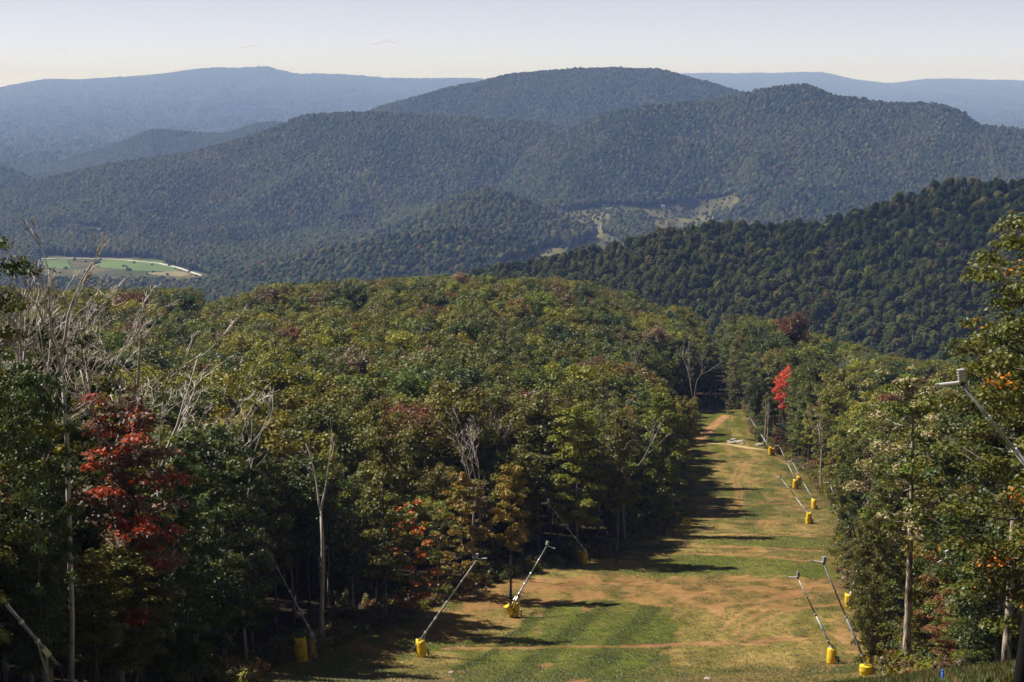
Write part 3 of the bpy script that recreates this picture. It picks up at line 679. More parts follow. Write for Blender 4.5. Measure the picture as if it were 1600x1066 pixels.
# the run goes on beyond the hump as a dark cut between the trees
keep &= ~((ty > 560) & (ty < 600) & (np.abs(tx - (62 + (ty - 560) * .07)) < 5))
tx, ty = tx[keep], ty[keep]; tz = Z(tx, ty); ee = np.maximum(T(XL, ty) - tx, tx - T(XR, ty))
th = (17.0 + 8.0 * rng.random(len(tx)) + 2.0 * fbm(tx / 40, ty / 40, 401))
th = np.where(ee < 7, th * (.72 + .28 * rng.random(len(tx))), th)
th = np.where((ty < 175) & (tx < 0), th * .9, th)
th = np.where((ty > 238) & (ty < 274) & (ee < 17) & (tx < 20), th * .62, th)     # edge trees lowered to let sunlight onto the snow gun below
cc, rr = col_row(tx, ty, tz + th)
ok = np.ones(len(tx), bool)
for (x, y, c0, c1, vr) in hx:
    ok &= np.hypot(tx - x, ty - y) > 2.6
    low = (ty < y) & (ty > y - 45) & (cc > c0) & (cc < c1) & (rr < vr)     # lower growth in front of a landmark tree
    th = np.where(low, np.minimum(th, row_z(vr + 25 * rng.random(len(tx)), ty) - tz), th)
cc, rr = col_row(tx, ty, tz + th)
# keep sight lines: no crown may rise above the outline the photograph shows
lim = 16 * vn(tx / 9, ty / 9, 411) - 4 + np.where((cc < 300) & (ty > 300), 446, 0) + np.where((cc < 300) & (ty > 300), 0, 1) * np.interp(cc, [-200, 0, 60, 130, 200, 270, 330, 420, 700, 900, 1000, 1060, 1110, 1160, 1230, 1300, 1390, 1480, 1520, 1560, 1700], [470, 470, 500, 500, 520, 500, 470, 440, 426, 432, 455, 470, 482, 486, 498, 520, 556, 560, 540, 470, 330])
front = np.interp(cc, [-200, 0, 120, 150, 250, 300, 360, 420, 480, 560, 620, 660], [495, 495, 505, 610, 615, 660, 645, 640, 655, 640, 640, 600])
lim = np.where((ty < 215) & (cc < 660), np.maximum(lim, front + 12 * fbm(tx / 6, ty / 6, 410)), lim)
over = rr < lim
th = np.where(over, row_z(lim + 4, ty) - tz, th)
ok &= th > 6
for c0, c1, dd in ((395, 505, 206), (640, 760, 212), (785, 870, 240), (842, 932, 267), (1052, 1092, 330), (1240, 1350, 300)):
    ok &= ~((cc > c0 - 2.5 * F / ty) & (cc < c1 + 2.5 * F / ty) & (ty < dd) & (ty > dd - 40))
lim2 = np.interp(cc, [1120, 1180, 1260, 1340, 1400], [560, 600, 640, 690, 720]) # right-hand edge trees stay low enough
tx, ty, tz, th, ee, cc = tx[ok], ty[ok], tz[ok], th[ok], ee[ok], cc[ok]
nt_ = len(tx)
colr = fbm(tx / 45, ty / 45, 402, 3) + .55 * rng.normal(size=nt_) * .6
for i in range(nt_):
    q = rng.random(); left = tx[i] < T(XL, ty[i])
    k = 'olive' if colr[i] > .12 else ('mid' if colr[i] > -.22 else 'deep')
    if q < .16: k = 'bright'
    elif q < .18: k = 'rust'
    elif q < .19: k = 'maroon'
    elif q < .215: k = 'brown'
    t2 = 'bright' if q > .5 else ('rust' if q > .45 else ('olive' if k != 'olive' else 'mid'))
    if ee[i] < 8: kind = ('edge', 'edge', 'slim', 'thin', 'tier')[int(rng.integers(5))]
    else: kind = ('round', 'round', 'round', 'broad', 'slim', 'thin')[int(rng.integers(6))]
    if not left and ty[i] < 260 and ee[i] < 12: kind = 'near'
    v = int(rng.integers(len(KIND[kind])))
    trees.append(dict(x=tx[i], y=ty[i], z=tz[i], kind=kind, var=v, h=th[i], w=max(th[i], 15) / 22 * rng.uniform(.85, 1.15), t1=tint(k, rng), t2=tint(t2, rng), turn=.12 + .25 * rng.random(), ck=k, hero=-1, rot=rng.random() * 6.28, e=ee[i], left=bool(left)))

# which trees show largest in the picture: paint crowns far to near into a small buffer
BW, BH = 400, 267; buf = np.full((BH, BW), -1, int)
CR = dict(round=4.3, broad=5.6, slim=2.7, edge=4.3, tier=4.0, thin=3.2, close=4.6, near=4.6, pale=3.9, sapling=5.5); CB = dict(round=.42, broad=.36, slim=.36, edge=.16, tier=.24, thin=.34, close=.1, near=.1, pale=.45, sapling=.12)
yy, xx = np.mgrid[0:BH, 0:BW]
for i in sorted(range(len(trees)), key=lambda k: -trees[k]['y']):
    t = trees[i]; c, r1 = col_row(t['x'], t['y'], t['z'] + t['h']); _, r0_ = col_row(t['x'], t['y'], t['z'] + t['h'] * CB[t['kind']])
    rad = CR[t['kind']] * t['w'] * F / t['y'] * .85; c /= 4; rad /= 4; ra = (r0_ - r1) / 8 + .3; rc = (r0_ + r1) / 8
    x0, x1, y0, y1 = int(max(c - rad, 0)), int(min(c + rad + 2, BW)), int(max(rc - ra, 0)), int(min(rc + ra + 2, BH))
    if x1 <= x0 or y1 <= y0: continue
    m = ((xx[y0:y1, x0:x1] - c) / max(rad, .5)) ** 2 + ((yy[y0:y1, x0:x1] - rc) / max(ra, .5)) ** 2 < 1
    buf[y0:y1, x0:x1][m] = i
cnt = np.bincount(buf[buf >= 0].ravel(), minlength=len(trees))
for i, t in enumerate(trees): t['px'] = int(cnt[i]) if t['hero'] < 0 else 10 ** 6
order = sorted(range(len(trees)), key=lambda k: -trees[k]['px'])
single = [i for i in order if trees[i]['px'] > 0][:300]; sset = set(single)
rest = [i for i in range(len(trees)) if i not in sset]

# labels: colour, then what stands in front of the tree, then its turn among its like
MARK = [(40, 'the left border'), (190, 'the red maple'), (300, 'the layered dark maple'), (400, 'the leaning bare trunk'), (499, 'the white forked snag'), (600, 'the green maple by that snag'), (650, 'the orange-boughed sapling'), (722, 'the golden sapling'), (798, 'the slender yellow-green tree'), (860, 'the two crossing snow guns'), (905, 'the tall pale green tree'), (965, 'the tall straight trunk'), (1040, 'the yellow sign'), (1100, 'the dirt track'), (1142, 'the lone tall trunk'), (1200, 'the white twin trunks'), (1240, 'the scarlet crown'), (1300, 'the yellow-green tree'), (1370, 'the leafy right edge'), (1430, 'the cream-tufted tree'), (1500, 'the nearest snow gun head'), (1590, 'the right border')]
ORD = ['nearest', 'second nearest', 'third nearest', 'fourth nearest', 'fifth nearest', 'sixth nearest', 'seventh nearest', 'eighth nearest', 'ninth nearest', 'tenth nearest', 'eleventh nearest', 'twelfth nearest', 'thirteenth nearest', 'fourteenth nearest', 'fifteenth nearest', 'sixteenth nearest']
bucket = {}
for i in single:
    t = trees[i]
    if t['hero'] >= 0: continue
    c, _ = col_row(t['x'], t['y'], t['z'] + t['h'] * .8)
    mk_ = min(MARK, key=lambda m: abs(m[0] - c))[1]
    side = 'forest edge' if t['e'] < 8 else 'canopy'
    bucket.setdefault((CN[t['ck']], side, mk_), []).append(i)
LABEL = {}
for (cn, side, mk_), L in bucket.items():
    L.sort(key=lambda k: trees[k]['y'])
    for k, i in enumerate(L):
        o_ = (ORD[min(k, 15)] + ' ') if len(L) > 1 else ''
        LABEL[i] = f"{o_}{cn} tree in the {side} by {mk_}"
def place_tree(t, name, label, group, cat='tree'):
    trm, crm, *_ = KIND[t['kind']][t['var']]
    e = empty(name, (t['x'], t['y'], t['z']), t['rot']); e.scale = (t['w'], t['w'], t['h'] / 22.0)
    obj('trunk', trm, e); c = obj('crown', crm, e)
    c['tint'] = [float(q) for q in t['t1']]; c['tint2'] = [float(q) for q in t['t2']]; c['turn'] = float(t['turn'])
    tag(e, label, cat, group); return e
for i in single:
    t = trees[i]
    if t['hero'] >= 0: place_tree(t, HERO[t['hero']][9], HERO[t['hero']][10], 'landmark trees of the woods', HERO[t['hero']][11])
    else: place_tree(t, 'broadleaf_tree', LABEL[i], 'broadleaf trees of the woods beside the run')
flat_protos = []; pidx = {}
for k in sorted(KIND):
    for v, (a, b, mb, L, bk) in enumerate(KIND[k]):
        pidx[(k, v)] = len(flat_protos); flat_protos.append(proto('source_%03d' % len(flat_protos), joined_mesh('tree_' + k, mb, L, bk)))
R = [trees[i] for i in rest]
scatter('forest', [(t['x'], t['y'], t['z']) for t in R], [(0, 0, t['rot']) for t in R], [(t['w'], t['w'], t['h'] / 22) for t in R], [pidx[(t['kind'], t['var'])] for t in R],
        [t['t1'] for t in R], [t['t2'] for t in R], [t['turn'] for t in R], flat_protos, 'dense green forest covering the rise beside and beyond the run')
print('TREES', len(trees), 'individual', len(single), 'min px', trees[single[-1]]['px'])

# bare trees, one object each
for c, d, top, seed, r0, forks, spread, twig, first, lab in DEADS:
    p = pw(c, top, d); z = float(Z(p.x, d)); h = p.z - z
    tr, br = dead_tree(seed, h, r0, forks, spread, twig, first=first, curl=.25 if forks > 1 else .08)
    e = empty('bare_tree', (p.x, d, z))
    tr.build('trunk', M_DEAD, e, True)
    if br.n: br.build('branches', M_DEAD, e, True)
    zz = max(v[2] for a in (tr.v + br.v) for v in a); e.scale = (1, 1, h / zz)
    tag(e, lab, 'dead tree', 'bare dead trees in the woods')

# ------------------------------------------------------------------ far woods
def blob(seed, sub, amp, squash=1.0):
    import bmesh
    bm = bmesh.new(); bmesh.ops.create_icosphere(bm, subdivisions=sub, radius=1.0)
    r = np.random.default_rng(seed); v = np.array([q.co[:] for q in bm.verts]); f = np.array([[q.index for q in p.verts] for p in bm.faces]); bm.free()
    lob = r.normal(size=(9, 3)); lob /= np.linalg.norm(lob, axis=1)[:, None]
    d = np.max(v @ lob.T, 1); v = v * (0.72 + .34 * d[:, None]) * (1 + amp * r.normal(size=(len(v), 1)))
    v[:, 2] = np.where(v[:, 2] < 0, v[:, 2] * .55, v[:, 2] * squash)
    return v, f, np.clip(.5 + .3 * r.normal(size=len(v)), 0, 1)
def blob_mesh(name, seed, sub, amp, squash, many=1):
    V = []; Fq = []; LV = []; n = 0; r = np.random.default_rng(seed + 99)
    for k in range(many):
        v, f, lv = blob(seed * 13 + k, sub, amp, squash)
        if many > 1:
            v = v * r.uniform(.30, .5) + np.array((r.uniform(-.75, .75), r.uniform(-.75, .75), r.uniform(-.1, .25)))
        V.append(v); Fq.append(f + n); LV.append(lv); n += len(v)
    LV = np.concatenate(LV)
    return mesh_np(name, np.concatenate(V), np.concatenate(Fq), M_FARLEAF, {'lv': LV, 'mixn': LV * 0 + .5})
def far_tints(x, y, rng, warm=.13, var=.5):
    n = len(x); base = 1.25 * fbm(x / 300, y / 300, 501, 4) + .3 * rng.normal(size=n)
    g0 = np.array((.015, .025, .007)); g1 = np.array((.036, .045, .011)); g2 = np.array((.066, .068, .020)); br = np.array((.064, .046, .020)); rd = np.array((.072, .034, .016))
    t = ss(-.5, .4, base)[:, None]; c = g0 + (g1 - g0) * t
    q = rng.random(n)
    wm = warm * (1 + 1.2 * fbm(x / 400, y / 400, 502))
    c = np.where((q < .16 * var * 2)[:, None], g2, c); c = np.where((q > 1 - wm)[:, None], br, c); c = np.where((q > 1 - .12 * wm)[:, None], rd, c)
    return c * (1 - var / 2 + var * rng.random((n, 1)))
def far_points(n, y0, y1, seed):
    r = np.random.default_rng(seed); y = np.sqrt(r.uniform(y0 ** 2, y1 ** 2, n)); c = r.uniform(-120, 1720, n); x = (c - 800) / F * .9974 * y
    return x, y, c, r
def far_wood(name, dens, y0, y1, seed, protos, label, size, warm, lift, topm):
    n = int((1840 / F) * .5 * (y1 ** 2 - y0 ** 2) / dens)
    x, y, c, r = far_points(n, y0, y1, seed)
    z = hill_z(x, y); vis = visible(x, y, z, topm)
    x, y, z, c = x[vis], y[vis], z[vis], c[vis]
    cc, rw = col_row(x, y, z); cl = in_clear(cc, rw, y)
    thin = r.random(len(x)) < np.where(cc > 500, .13, .008)
    k = ~cl | thin
    x, y, z, cl = x[k], y[k], z[k], cl[k]; m = len(x)
    s = size * (.55 + .75 * r.random(m) ** 1.5 + .45 * vn(x / 170, y / 170, 510)) * np.where(cl, .55, 1)
    hgt = s * (1.15 + .6 * r.random(m))
    o = scatter(name, np.stack([x, y, z + lift * np.where(cl, .1, 1) * (.7 + .6 * r.random(m))], -1), np.stack([r.normal(size=m) * .12, r.normal(size=m) * .12, r.random(m) * 6.28], -1), np.stack([s, s, hgt], -1),
                r.integers(0, len(protos), m), far_tints(x, y, r, warm), far_tints(x, y, r, warm), np.zeros(m), protos, label)
    print(name, n, m); return o
# the wooded ridge at the right: crowns of leaf sprays, some with pale trunks showing
def mid_tree(seed, trunk):
    r = np.random.default_rng(seed); V = []; Fq = []; LV = []; n = 0; h = 20.0; cb = .38 if not trunk else .62; cr = 4.3 if not trunk else 2.6
    nk = 64 if not trunk else 20; rz = 4.6 if not trunk else 3.4
    for k in range(nk):
        v, f, lv = blob(seed * 17 + k, 2, .15, 1.0); zq = 1 - 1.55 * (k + .5) / nk; a = k * 2.39996 + r.normal() * .3; rq = math.sqrt(max(1 - zq * zq, 0)) * r.uniform(.72, 1.05)
        rad = r.uniform(.5, .95) * cr / 4.3; v = v * np.array((rad, rad, rad * .75)) + np.array((cos(a) * cr * .82 * rq, sin(a) * cr * .82 * rq, h - rz + zq * rz * .85))
        V.append(v); Fq.append(f + n); LV.append(np.clip(lv * .6 + .4 * r.random(), 0, 1)); n += len(v)
    v, f, lv = blob(seed, 2, .05, 1.0); V.append(v * np.array((cr * .8, cr * .8, rz * .8)) + np.array((0, 0, h - rz))); Fq.append(f + n); LV.append(lv * .5); n += len(v)
    mb = MB(); mb.tube([(0, 0, -1.5), (.2, .1, h * .5), (0, 0, h * .9)], [.28, .22, .08] if not trunk else [.45, .38, .16], 6, False)
    wv = np.concatenate(mb.v); wf = np.array(mb.f, np.int32) + n; V = np.concatenate(V + [wv]); LV = np.concatenate(LV + [np.zeros(len(wv))]); Fq = np.concatenate(Fq)
    return mesh_np('tree', V, [Fq, wf], [M_FARLEAF, M_BARK if not trunk else M_PALE], {'lv': LV, 'mixn': LV * 0 + .5}, np.concatenate([np.zeros(len(Fq)), np.ones(len(wf))]))
MP = [proto('ridge_source_%d' % i, mid_tree(600 + i, i >= 6)) for i in range(8)]
x, y, c, r = far_points(int((1840 / F) * .5 * (2350 ** 2 - 960 ** 2) / 30), 960, 2350, 77)
z = hill_z(x, y); k = visible(x, y, z, 22); x, y, z = x[k], y[k], z[k]; m = len(x)
# ground under the ridge wood is one countable-by-nobody mass
s = .52 + .5 * r.random(m) ** 1.4 + .25 * vn(x / 60, y / 60, 511); hh = (.62 + .5 * r.random(m))
pid = np.where(r.random(m) < .13, r.integers(6, 8, m), r.integers(0, 6, m))
tt = far_tints(x, y, r, .03, .3) * np.array((1.5, 1.38, 1.0))
scatter('ridge_forest', np.stack([x, y, z - 1], -1), np.stack([r.normal(size=m) * .03, r.normal(size=m) * .03, r.random(m) * 6.28], -1), np.stack([s, s, hh], -1), pid, tt, tt * .8, np.full(m, .3), MP, 'dark wooded ridge sloping down from the right border')
print('ridge', m)
BP = [proto('mountain_source_%d' % i, blob_mesh('crown', 700 + i, 3, .07, 1.0)) for i in range(6)]
far_wood('mountain_forest', 40, 2350, 9000, 78, BP, 'green and brown woods covering the middle mountains and the valley', 4.3, .12, 8.0, 17)
CP = [proto('far_source_%d' % i, blob_mesh('crowns', 800 + i, 2, .06, 1.0, 7)) for i in range(4)]
far_wood('far_forest', 780, 9000, 33200, 79, CP, 'hazy blue woods covering the farthest ridges', 22.0, .06, 9.0, 26)

# ------------------------------------------------------------------ valley fields, road, farm buildings
def drape(name, poly, m, lift=.6, step=(10.0, 16.0)):
    P = [(h.x, h.y) for h in (hit(c, r) for c, r in poly)]; xs = [p[0] for p in P]; ys = [p[1] for p in P]
    ax = np.arange(min(xs), max(xs) + step[0], step[0]); ay = np.arange(min(ys), max(ys) + step[1], step[1]); A, B = np.meshgrid(ax, ay)
    ins = inpoly(A, B, P); ii = np.arange(A.size).reshape(A.shape); q = np.stack([ii[:-1, :-1], ii[:-1, 1:], ii[1:, 1:], ii[1:, :-1]], -1).reshape(-1, 4)
    cx = (A[:-1, :-1] + step[0] / 2).ravel(); cyy = (B[:-1, :-1] + step[1] / 2).ravel(); q = q[inpoly(cx, cyy, P)]
    if len(q) == 0: return None
    used, inv = np.unique(q, return_inverse=True); V = np.stack([A.ravel(), B.ravel(), Z(A, B).ravel() + lift], -1)[used]
    return obj(name, mesh_np(name, V, inv.reshape(-1, 4), m, smooth=True))
for nm, P, m_, lab in (('field', [(148, 412), (155, 407), (200, 406), (250, 409), (286, 420), (270, 425), (215, 424), (160, 420)], M_FIELD, 'long green pasture beside the pale valley road'),
                  ('field', [(62, 408), (105, 406), (112, 421), (75, 422)], M_FIELD, 'small green pasture seen through the bare branches at the left'),
                  ('field', [(225, 427), (280, 424), (300, 429), (285, 434), (240, 431)], M_FIELD2, 'paler green-tan meadow at the lower right of the pasture')):
    o = drape(nm, P, m_, .8, (6.0, 9.0))
    if o: tag(o, lab, kind='structure')
rp = [hit(c, r) for c, r in [(40, 409), (90, 404.5), (150, 405.5), (200, 408), (250, 413), (280, 420), (305, 429), (322, 435)]]
V = []; Fc = []
pts = []
for a, b in zip(rp[:-1], rp[1:]):
    for k in range(8): pts.append(a.lerp(b, k / 8))
pts.append(rp[-1])
for k, p in enumerate(pts):
    d = (pts[min(k + 1, len(pts) - 1)] - pts[max(k - 1, 0)]); nrm = Vector((-d.y, d.x, 0)).normalized() * 5.5
    for sgn in (-.7, .7):
        q = p + nrm * sgn; V.append((q.x, q.y, float(Z(q.x, q.y)) + 1.5))
    if k: Fc.append((2 * k - 2, 2 * k - 1, 2 * k + 1, 2 * k))
me = bpy.data.meshes.new('road'); me.from_pydata(V, [], Fc); me.materials.append(M_ROAD); me.update()
tag(obj('road', me), 'pale road curving past the green pastures in the valley', kind='structure')
def house(c, r, wdt, dep, hgt, wallm, label, rz=.3, name='farmhouse'):
    p = hit(c, r); e = empty(name, (p.x, p.y, p.z + 2.5), rz)
    mb = MB(); mb.box((0, 0, hgt / 2 - 2), (wdt, dep, hgt + 4)); mb.build('wall', wallm, e)
    mb = MB(); mb.add([(-wdt / 2 - .6, -dep / 2 - .6, hgt), (wdt / 2 + .6, -dep / 2 - .6, hgt), (wdt / 2 + .6, dep / 2 + .6, hgt), (-wdt / 2 - .6, dep / 2 + .6, hgt), (-wdt / 2 - .6, 0, hgt + dep * .38), (wdt / 2 + .6, 0, hgt + dep * .38)],
                   [(0, 1, 5, 4), (2, 3, 4, 5), (0, 4, 3), (1, 2, 5), (3, 2, 1, 0)]); mb.build('roof', M_ROOF, e)
    for k in (-.28, .28):
        mb = MB(); mb.box((wdt * k, -dep / 2 - .06, hgt * .5), (1.6, .12, 1.8)); mb.build('window', M_BLACK, e)
    mb = MB(); mb.box((0, -dep / 2 - .06, 1.2), (1.4, .12, 2.4)); mb.build('door', M_BLACK, e)
    tag(e, label, 'house')
house(155, 366, 14, 9, 5.5, M_RED, 'red barn with grey roof in the small clearing above the valley fields', .1, 'red_barn')
house(378, 318, 15, 9, 7, M_WHITE, 'pale pinkish house alone on the wooded mountainside left of centre', .2)
house(493, 316, 11, 8, 6, M_RED, 'small red-roofed house in the woods right of the pale house', -.3)
house(576, 302, 15, 8, 4.5, M_WHITE, 'white house on the wooded mountain face above the middle forest', .1)
house(1036, 326, 7, 5, 3.5, M_WHITE, 'pale shed at the top edge of the brown clearing', .2)
house(940, 356, 5, 4, 3, M_WHITE, 'tiny pale hut between the dark groves in the brown clearing', .2)

p = pw(1488, 283, 1575.0); g = float(Z(p.x, 1575.0)); e = empty('utility_pole', (p.x, 1575.0, g)); hh_ = p.z - g
mb = MB(); mb.tube([(0, 0, -1), (0, 0, hh_)], [.4, .3], 8); mb.build('pole', M_WHITE, e, True)
mb = MB(); mb.box((0, 0, hh_ - 1.4), (2.2, .3, .4)); mb.build('crossarm', M_WHITE, e)
tag(e, 'white pole rising above the trees near the top of the right ridge', 'pole')
# ------------------------------------------------------------------ snow guns
def pad_mesh(name, h, r, m, seed, ears=True, flare=0.0):
    rr = np.random.default_rng(seed); k = 14; nz = 8; mb = MB(); V = []; Fc = []
    for i in range(nz + 1):
        t = i / nz
        for j in range(k):
            a = 2 * pi * j / k; q = r * (1 + flare * (1 - t) + .08 * sin(2 * a + seed) + .05 * rr.normal()) * (.92 + .1 * sin(t * pi))
            z = h * t
            if ears and i == nz: z += .22 * max(0, cos(2 * a + .6)) * h * .6 - .06
            V.append((cos(a) * q, sin(a) * q * .8, z))
    for i in range(nz):
        for j in range(k): Fc.append((i * k + j, i * k + (j + 1) % k, (i + 1) * k + (j + 1) % k, (i + 1) * k + j))
    n0 = len(V); V.append((0, 0, h * .9)); 
    for j in range(k): Fc.append((nz * k + j, nz * k + (j + 1) % k, n0))
    n1 = len(V); V.append((0, 0, 0))
    for j in range(k): Fc.append(((j + 1) % k, j, n1))
    mb.add(V, Fc); return mb.mesh(name, m, True)
def align(d): return Vector(d).to_track_quat('Z', 'Y').to_matrix()
def snow_gun(base, piv, top, noz, label, pad=(1.7, .48, 0), seed=1, flare=0.0, scale=1.0, padm=None, hose=True):
    base, piv, top = Vector(base), Vector(piv), Vector(top)
    e = empty('snow_gun', base); b0 = base
    def L(p): return Vector(p) - b0
    P, Tt = L(piv), L(top); d = (Tt - P).normalized(); S_ = scale
    foot = Vector((P.x * .6, P.y, -.5))
    mb = MB(); mb.tube([foot, P], [.11 * S_, .10 * S_], 10); mb.tube([foot + Vector((0, 0, .45)), foot + Vector((0, 0, .55))], .26, 12); mb.build('stand', M_STEEL, e, False)
    tail = P - d * 1.0 * S_
    j1 = P.lerp(Tt, .48)
    mb = MB(); mb.tube([tail, j1], .105 * S_, 8); mb.build('lower_mast', M_STEEL, e, True)
    mb = MB(); mb.tube([j1, Tt], [.085 * S_, .062 * S_], 8); mb.build('upper_mast', M_STEEL, e, True)
    for t in (.10, .28, .48, .74):
        q = P.lerp(Tt, t); mb = MB(); mb.tube([q - d * .08, q + d * .08], .15 * S_ if t < .6 else .11 * S_, 10); mb.build('coupling', M_ALU, e)
    # lifting ram and yoke at the pivot
    mb = MB(); mb.tube([foot.lerp(P, .45) + Vector((.16, -.1, 0)), P + d * .9 + Vector((.05, -.1, 0))], [.075 * S_, .05 * S_], 8); mb.build('lift_ram', M_STEEL, e)
    M = align(d); mb = MB()
    for sx in (-.15, .15): mb.box(P + M @ Vector((sx * S_, 0, 0)), (.04, .3 * S_, .55 * S_), M)
    mb.build('yoke', M_ALU, e)
    mb = MB(); mb.tube([tail, tail - d * .18], .16 * S_, 8); mb.build('counterweight', M_BLACK, e)
    if hose:
        mb = MB(); mb.tube([tail, tail + Vector((.3, 0, -.7)), Vector((.55, .1, .5)), Vector((.9, .2, .03)), Vector((1.5, .4, .02))], .05, 6); mb.build('hose', M_BLACK, e, True)
    hp = foot + Vector((.75, .35, .5)); mb = MB(); mb.tube([hp + Vector((0, 0, -.6)), hp + Vector((0, 0, .75))], .07, 8); mb.tube([hp + Vector((-.18, 0, .55)), hp + Vector((.18, 0, .55))], .05, 6); mb.build('hydrant', M_STEEL, e)
    # head: ribbed manifold standing up from the mast end, with the nozzle bar across
    nd = Vector(noz).normalized(); up = (d * .35 + Vector((0, 0, 1))).normalized(); hd = (up - nd * up.dot(nd) * .5).normalized()
    mb = MB(); mb.tube([Tt, Tt + hd * .15], .1 * S_, 8); mb.build('elbow', M_BLACK, e)
    Mh = align(hd); mb = MB(); mb.box(Tt + hd * .42 * S_, (.26 * S_, .26 * S_, .52 * S_), Mh); head = mb.build('head', M_ALU, e)
    mb = MB()
    for k in range(5): mb.box(Tt + hd * (.2 + .11 * k) * S_, (.31 * S_, .31 * S_, .035 * S_), Mh)
    mb.build('fin_stack', M_STEEL, head)
    mb = MB(); a = Tt + hd * .12; mb.tube([a, a + nd * 1.05 * S_], .065 * S_, 8); bar = mb.build('nozzle_bar', M_WHITE, e)
    mb = MB(); mb.tube([a + nd * 1.0 * S_, a + nd * 1.1 * S_], .085 * S_, 8); mb.build('nozzle_tip', M_STEEL, bar)
    if pad:
        po = obj('crash_pad', pad_mesh('crash_pad', pad[0], pad[1], padm or M_PAD, seed, True, flare), e); po.location = (foot.x * 1.0, foot.y, 0.02); po.rotation_euler = (0, radians(pad[2]), seed * 1.3)
    tag(e, label, 'snow gun', 'snow guns along the ski run'); return e
def gun(bc, br_, pc_, pr_, tc_, tr_, dy, noz, label, **kw):
    b = hit(bc, br_); p = pw(pc_, pr_, b.y); t = pw(tc_, tr_, b.y + dy); return snow_gun(b, p, t, noz, label, **kw)
def gun_at(d, pc_, pr_, tc_, tr_, dy, noz, label, **kw):
    p = pw(pc_, pr_, d); b = Vector((p.x, d, float(Z(p.x, d)))); t = pw(tc_, tr_, d + dy); return snow_gun(b, p, t, noz, label, **kw)
gun_at(104, 72, 1018, -70, 850, -2, (-1, 0, -.1), 'grey snow gun leaning out of the bottom left corner', pad=None)
gun(476, 1033, 488, 992, 414, 851, 3, (-1, -.6, -.6), 'snow gun in the dark woods whose stand has two yellow pads', pad=None, hose=False)
gun(661, 1027, 656, 1001, 745, 875, 0, (1, .1, .02), 'snow gun with brightly sunlit straight mast near the bottom centre', pad=(1.75, .55, 4), seed=2)
gun(803, 964, 806, 936, 854, 854, 5, (1, -.2, -.35), 'shorter snow gun left of centre with a tilted second pad', pad=(1.7, .48, -5), seed=3)
gun(913, 882, 914, 860, 857, 787, -3, (-1, -.2, -.1), 'snow gun leaning left at the dark forest edge farther down the run', pad=(1.75, .5, 3), seed=4)
gun(1353, 1056, 1354, 1040, 1287, 882, 1, (-1, 0, .22), 'right-hand snow gun with the longest mast at the lower right of the run', pad=(1.0, .7, 0), seed=5, scale=1.05)
gun(1301, 1038, 1299, 1012, 1247, 904, 3, (-1, 0, 0), 'darker snow gun just left of the longest right-hand one', pad=(1.65, .6, 0), seed=6)
gun(1326, 950, 1328, 932, 1342, 880, 4, (1, 0, .1), 'snow gun half hidden by the leafy edge behind the right-hand pair', pad=(1.7, .5, 4), seed=7)
gun_at(74, 1662, 800, 1504, 602, 0, (-1, 0, -.12), 'nearest snow gun whose grey head juts in from the right border', pad=None, scale=.9)
gun_at(150, 1568, 1032, 1482, 872, 0, (-1, -.2, -.55), 'shaded snow gun lost in the dark trees near the right border', pad=None, scale=.9)
gun(1262, 819, 1265, 806, 1220, 747, 6, (-1, 0, .02), 'snow gun beside the bell-shaped pad on the right edge of the run', pad=(2.0, .5, 0), seed=8, flare=.5)
gun(1269, 796, 1273, 786, 1238, 722, 6, (-1, 0, -.03), 'snow gun just beyond the bell-shaped pad', pad=(1.9, .55, 0), seed=9)
gun(1242, 764, 1243, 750, 1218, 698, 6, (-1, 0, .1), 'dark-masted snow gun by the twin yellow pads near the far bend', pad=(2.0, .5, 0), seed=10, flare=.3)
gun(1203, 712, 1204, 702, 1173, 655, 6, (-1, 0, -.05), 'farthest snow gun beside the white twin trunks', pad=(2.0, .5, 0), seed=11)
gun(1322, 838, 1318, 822, 1297, 756, 3, (-1, 0, .1), 'snow gun hidden in leaves with crumpled yellow pad at the right edge', pad=(1.7, .5, 20), seed=12, flare=.1)
def loose_pad(c, r, h, rad, tilt, rz, label, m, seed, flare=0.0, dx=0, lift=0):
    p = hit(c, r); e = empty('crash_pad', (p.x + dx, p.y, p.z)); mb = obj('cover', pad_mesh('cover', h, rad, m, seed, True, flare), e)
    mb.rotation_euler = (0, radians(tilt), rz)
    st = MB()
    for z in (.3, .72): st.tube([(rad * 1.02 * cos(a), rad * .82 * sin(a), h * z) for a in np.linspace(0, 2 * pi, 15)], .035, 4, False)
    s_ = st.build('strap', M_PADOLD, mb); s_.rotation_euler = (0, 0, 0)
    tag(e, label, 'crash pad', 'loose yellow crash pads'); return e
loose_pad(472, 1035, 2.5, .62, -5, .3, 'tall dappled yellow pad in front of the dark woods', M_PAD, 21)
loose_pad(488, 1029, 2.1, .48, -9, 1.2, 'faded orange pad behind the tall dappled one', M_PADOLD, 22)
loose_pad(803, 965, 1.8, .45, -32, .4, 'tilted pad slumped against the shorter snow gun', M_PAD, 23)
loose_pad(1358, 1049, 2.3, .44, 2, .5, 'upright cylinder pad behind the longest right-hand snow gun', M_PAD, 24)
loose_pad(907, 880, 1.6, .4, 18, .2, 'leaning pad left of the gun at the dark forest edge', M_PADOLD, 25, .2)
loose_pad(1248, 760, 2.2, .5, 0, .2, 'yellow pad standing just behind the dark-masted snow gun', M_PAD, 26)
loose_pad(1226, 712, 2.6, .5, 0, .2, 'tall yellow pad flared at the top among trees near the far bend', M_PAD, 27, -.3)
loose_pad(1208, 712, 1.9, .45, 0, .2, 'small pad right beside the farthest snow gun', M_PAD, 28)

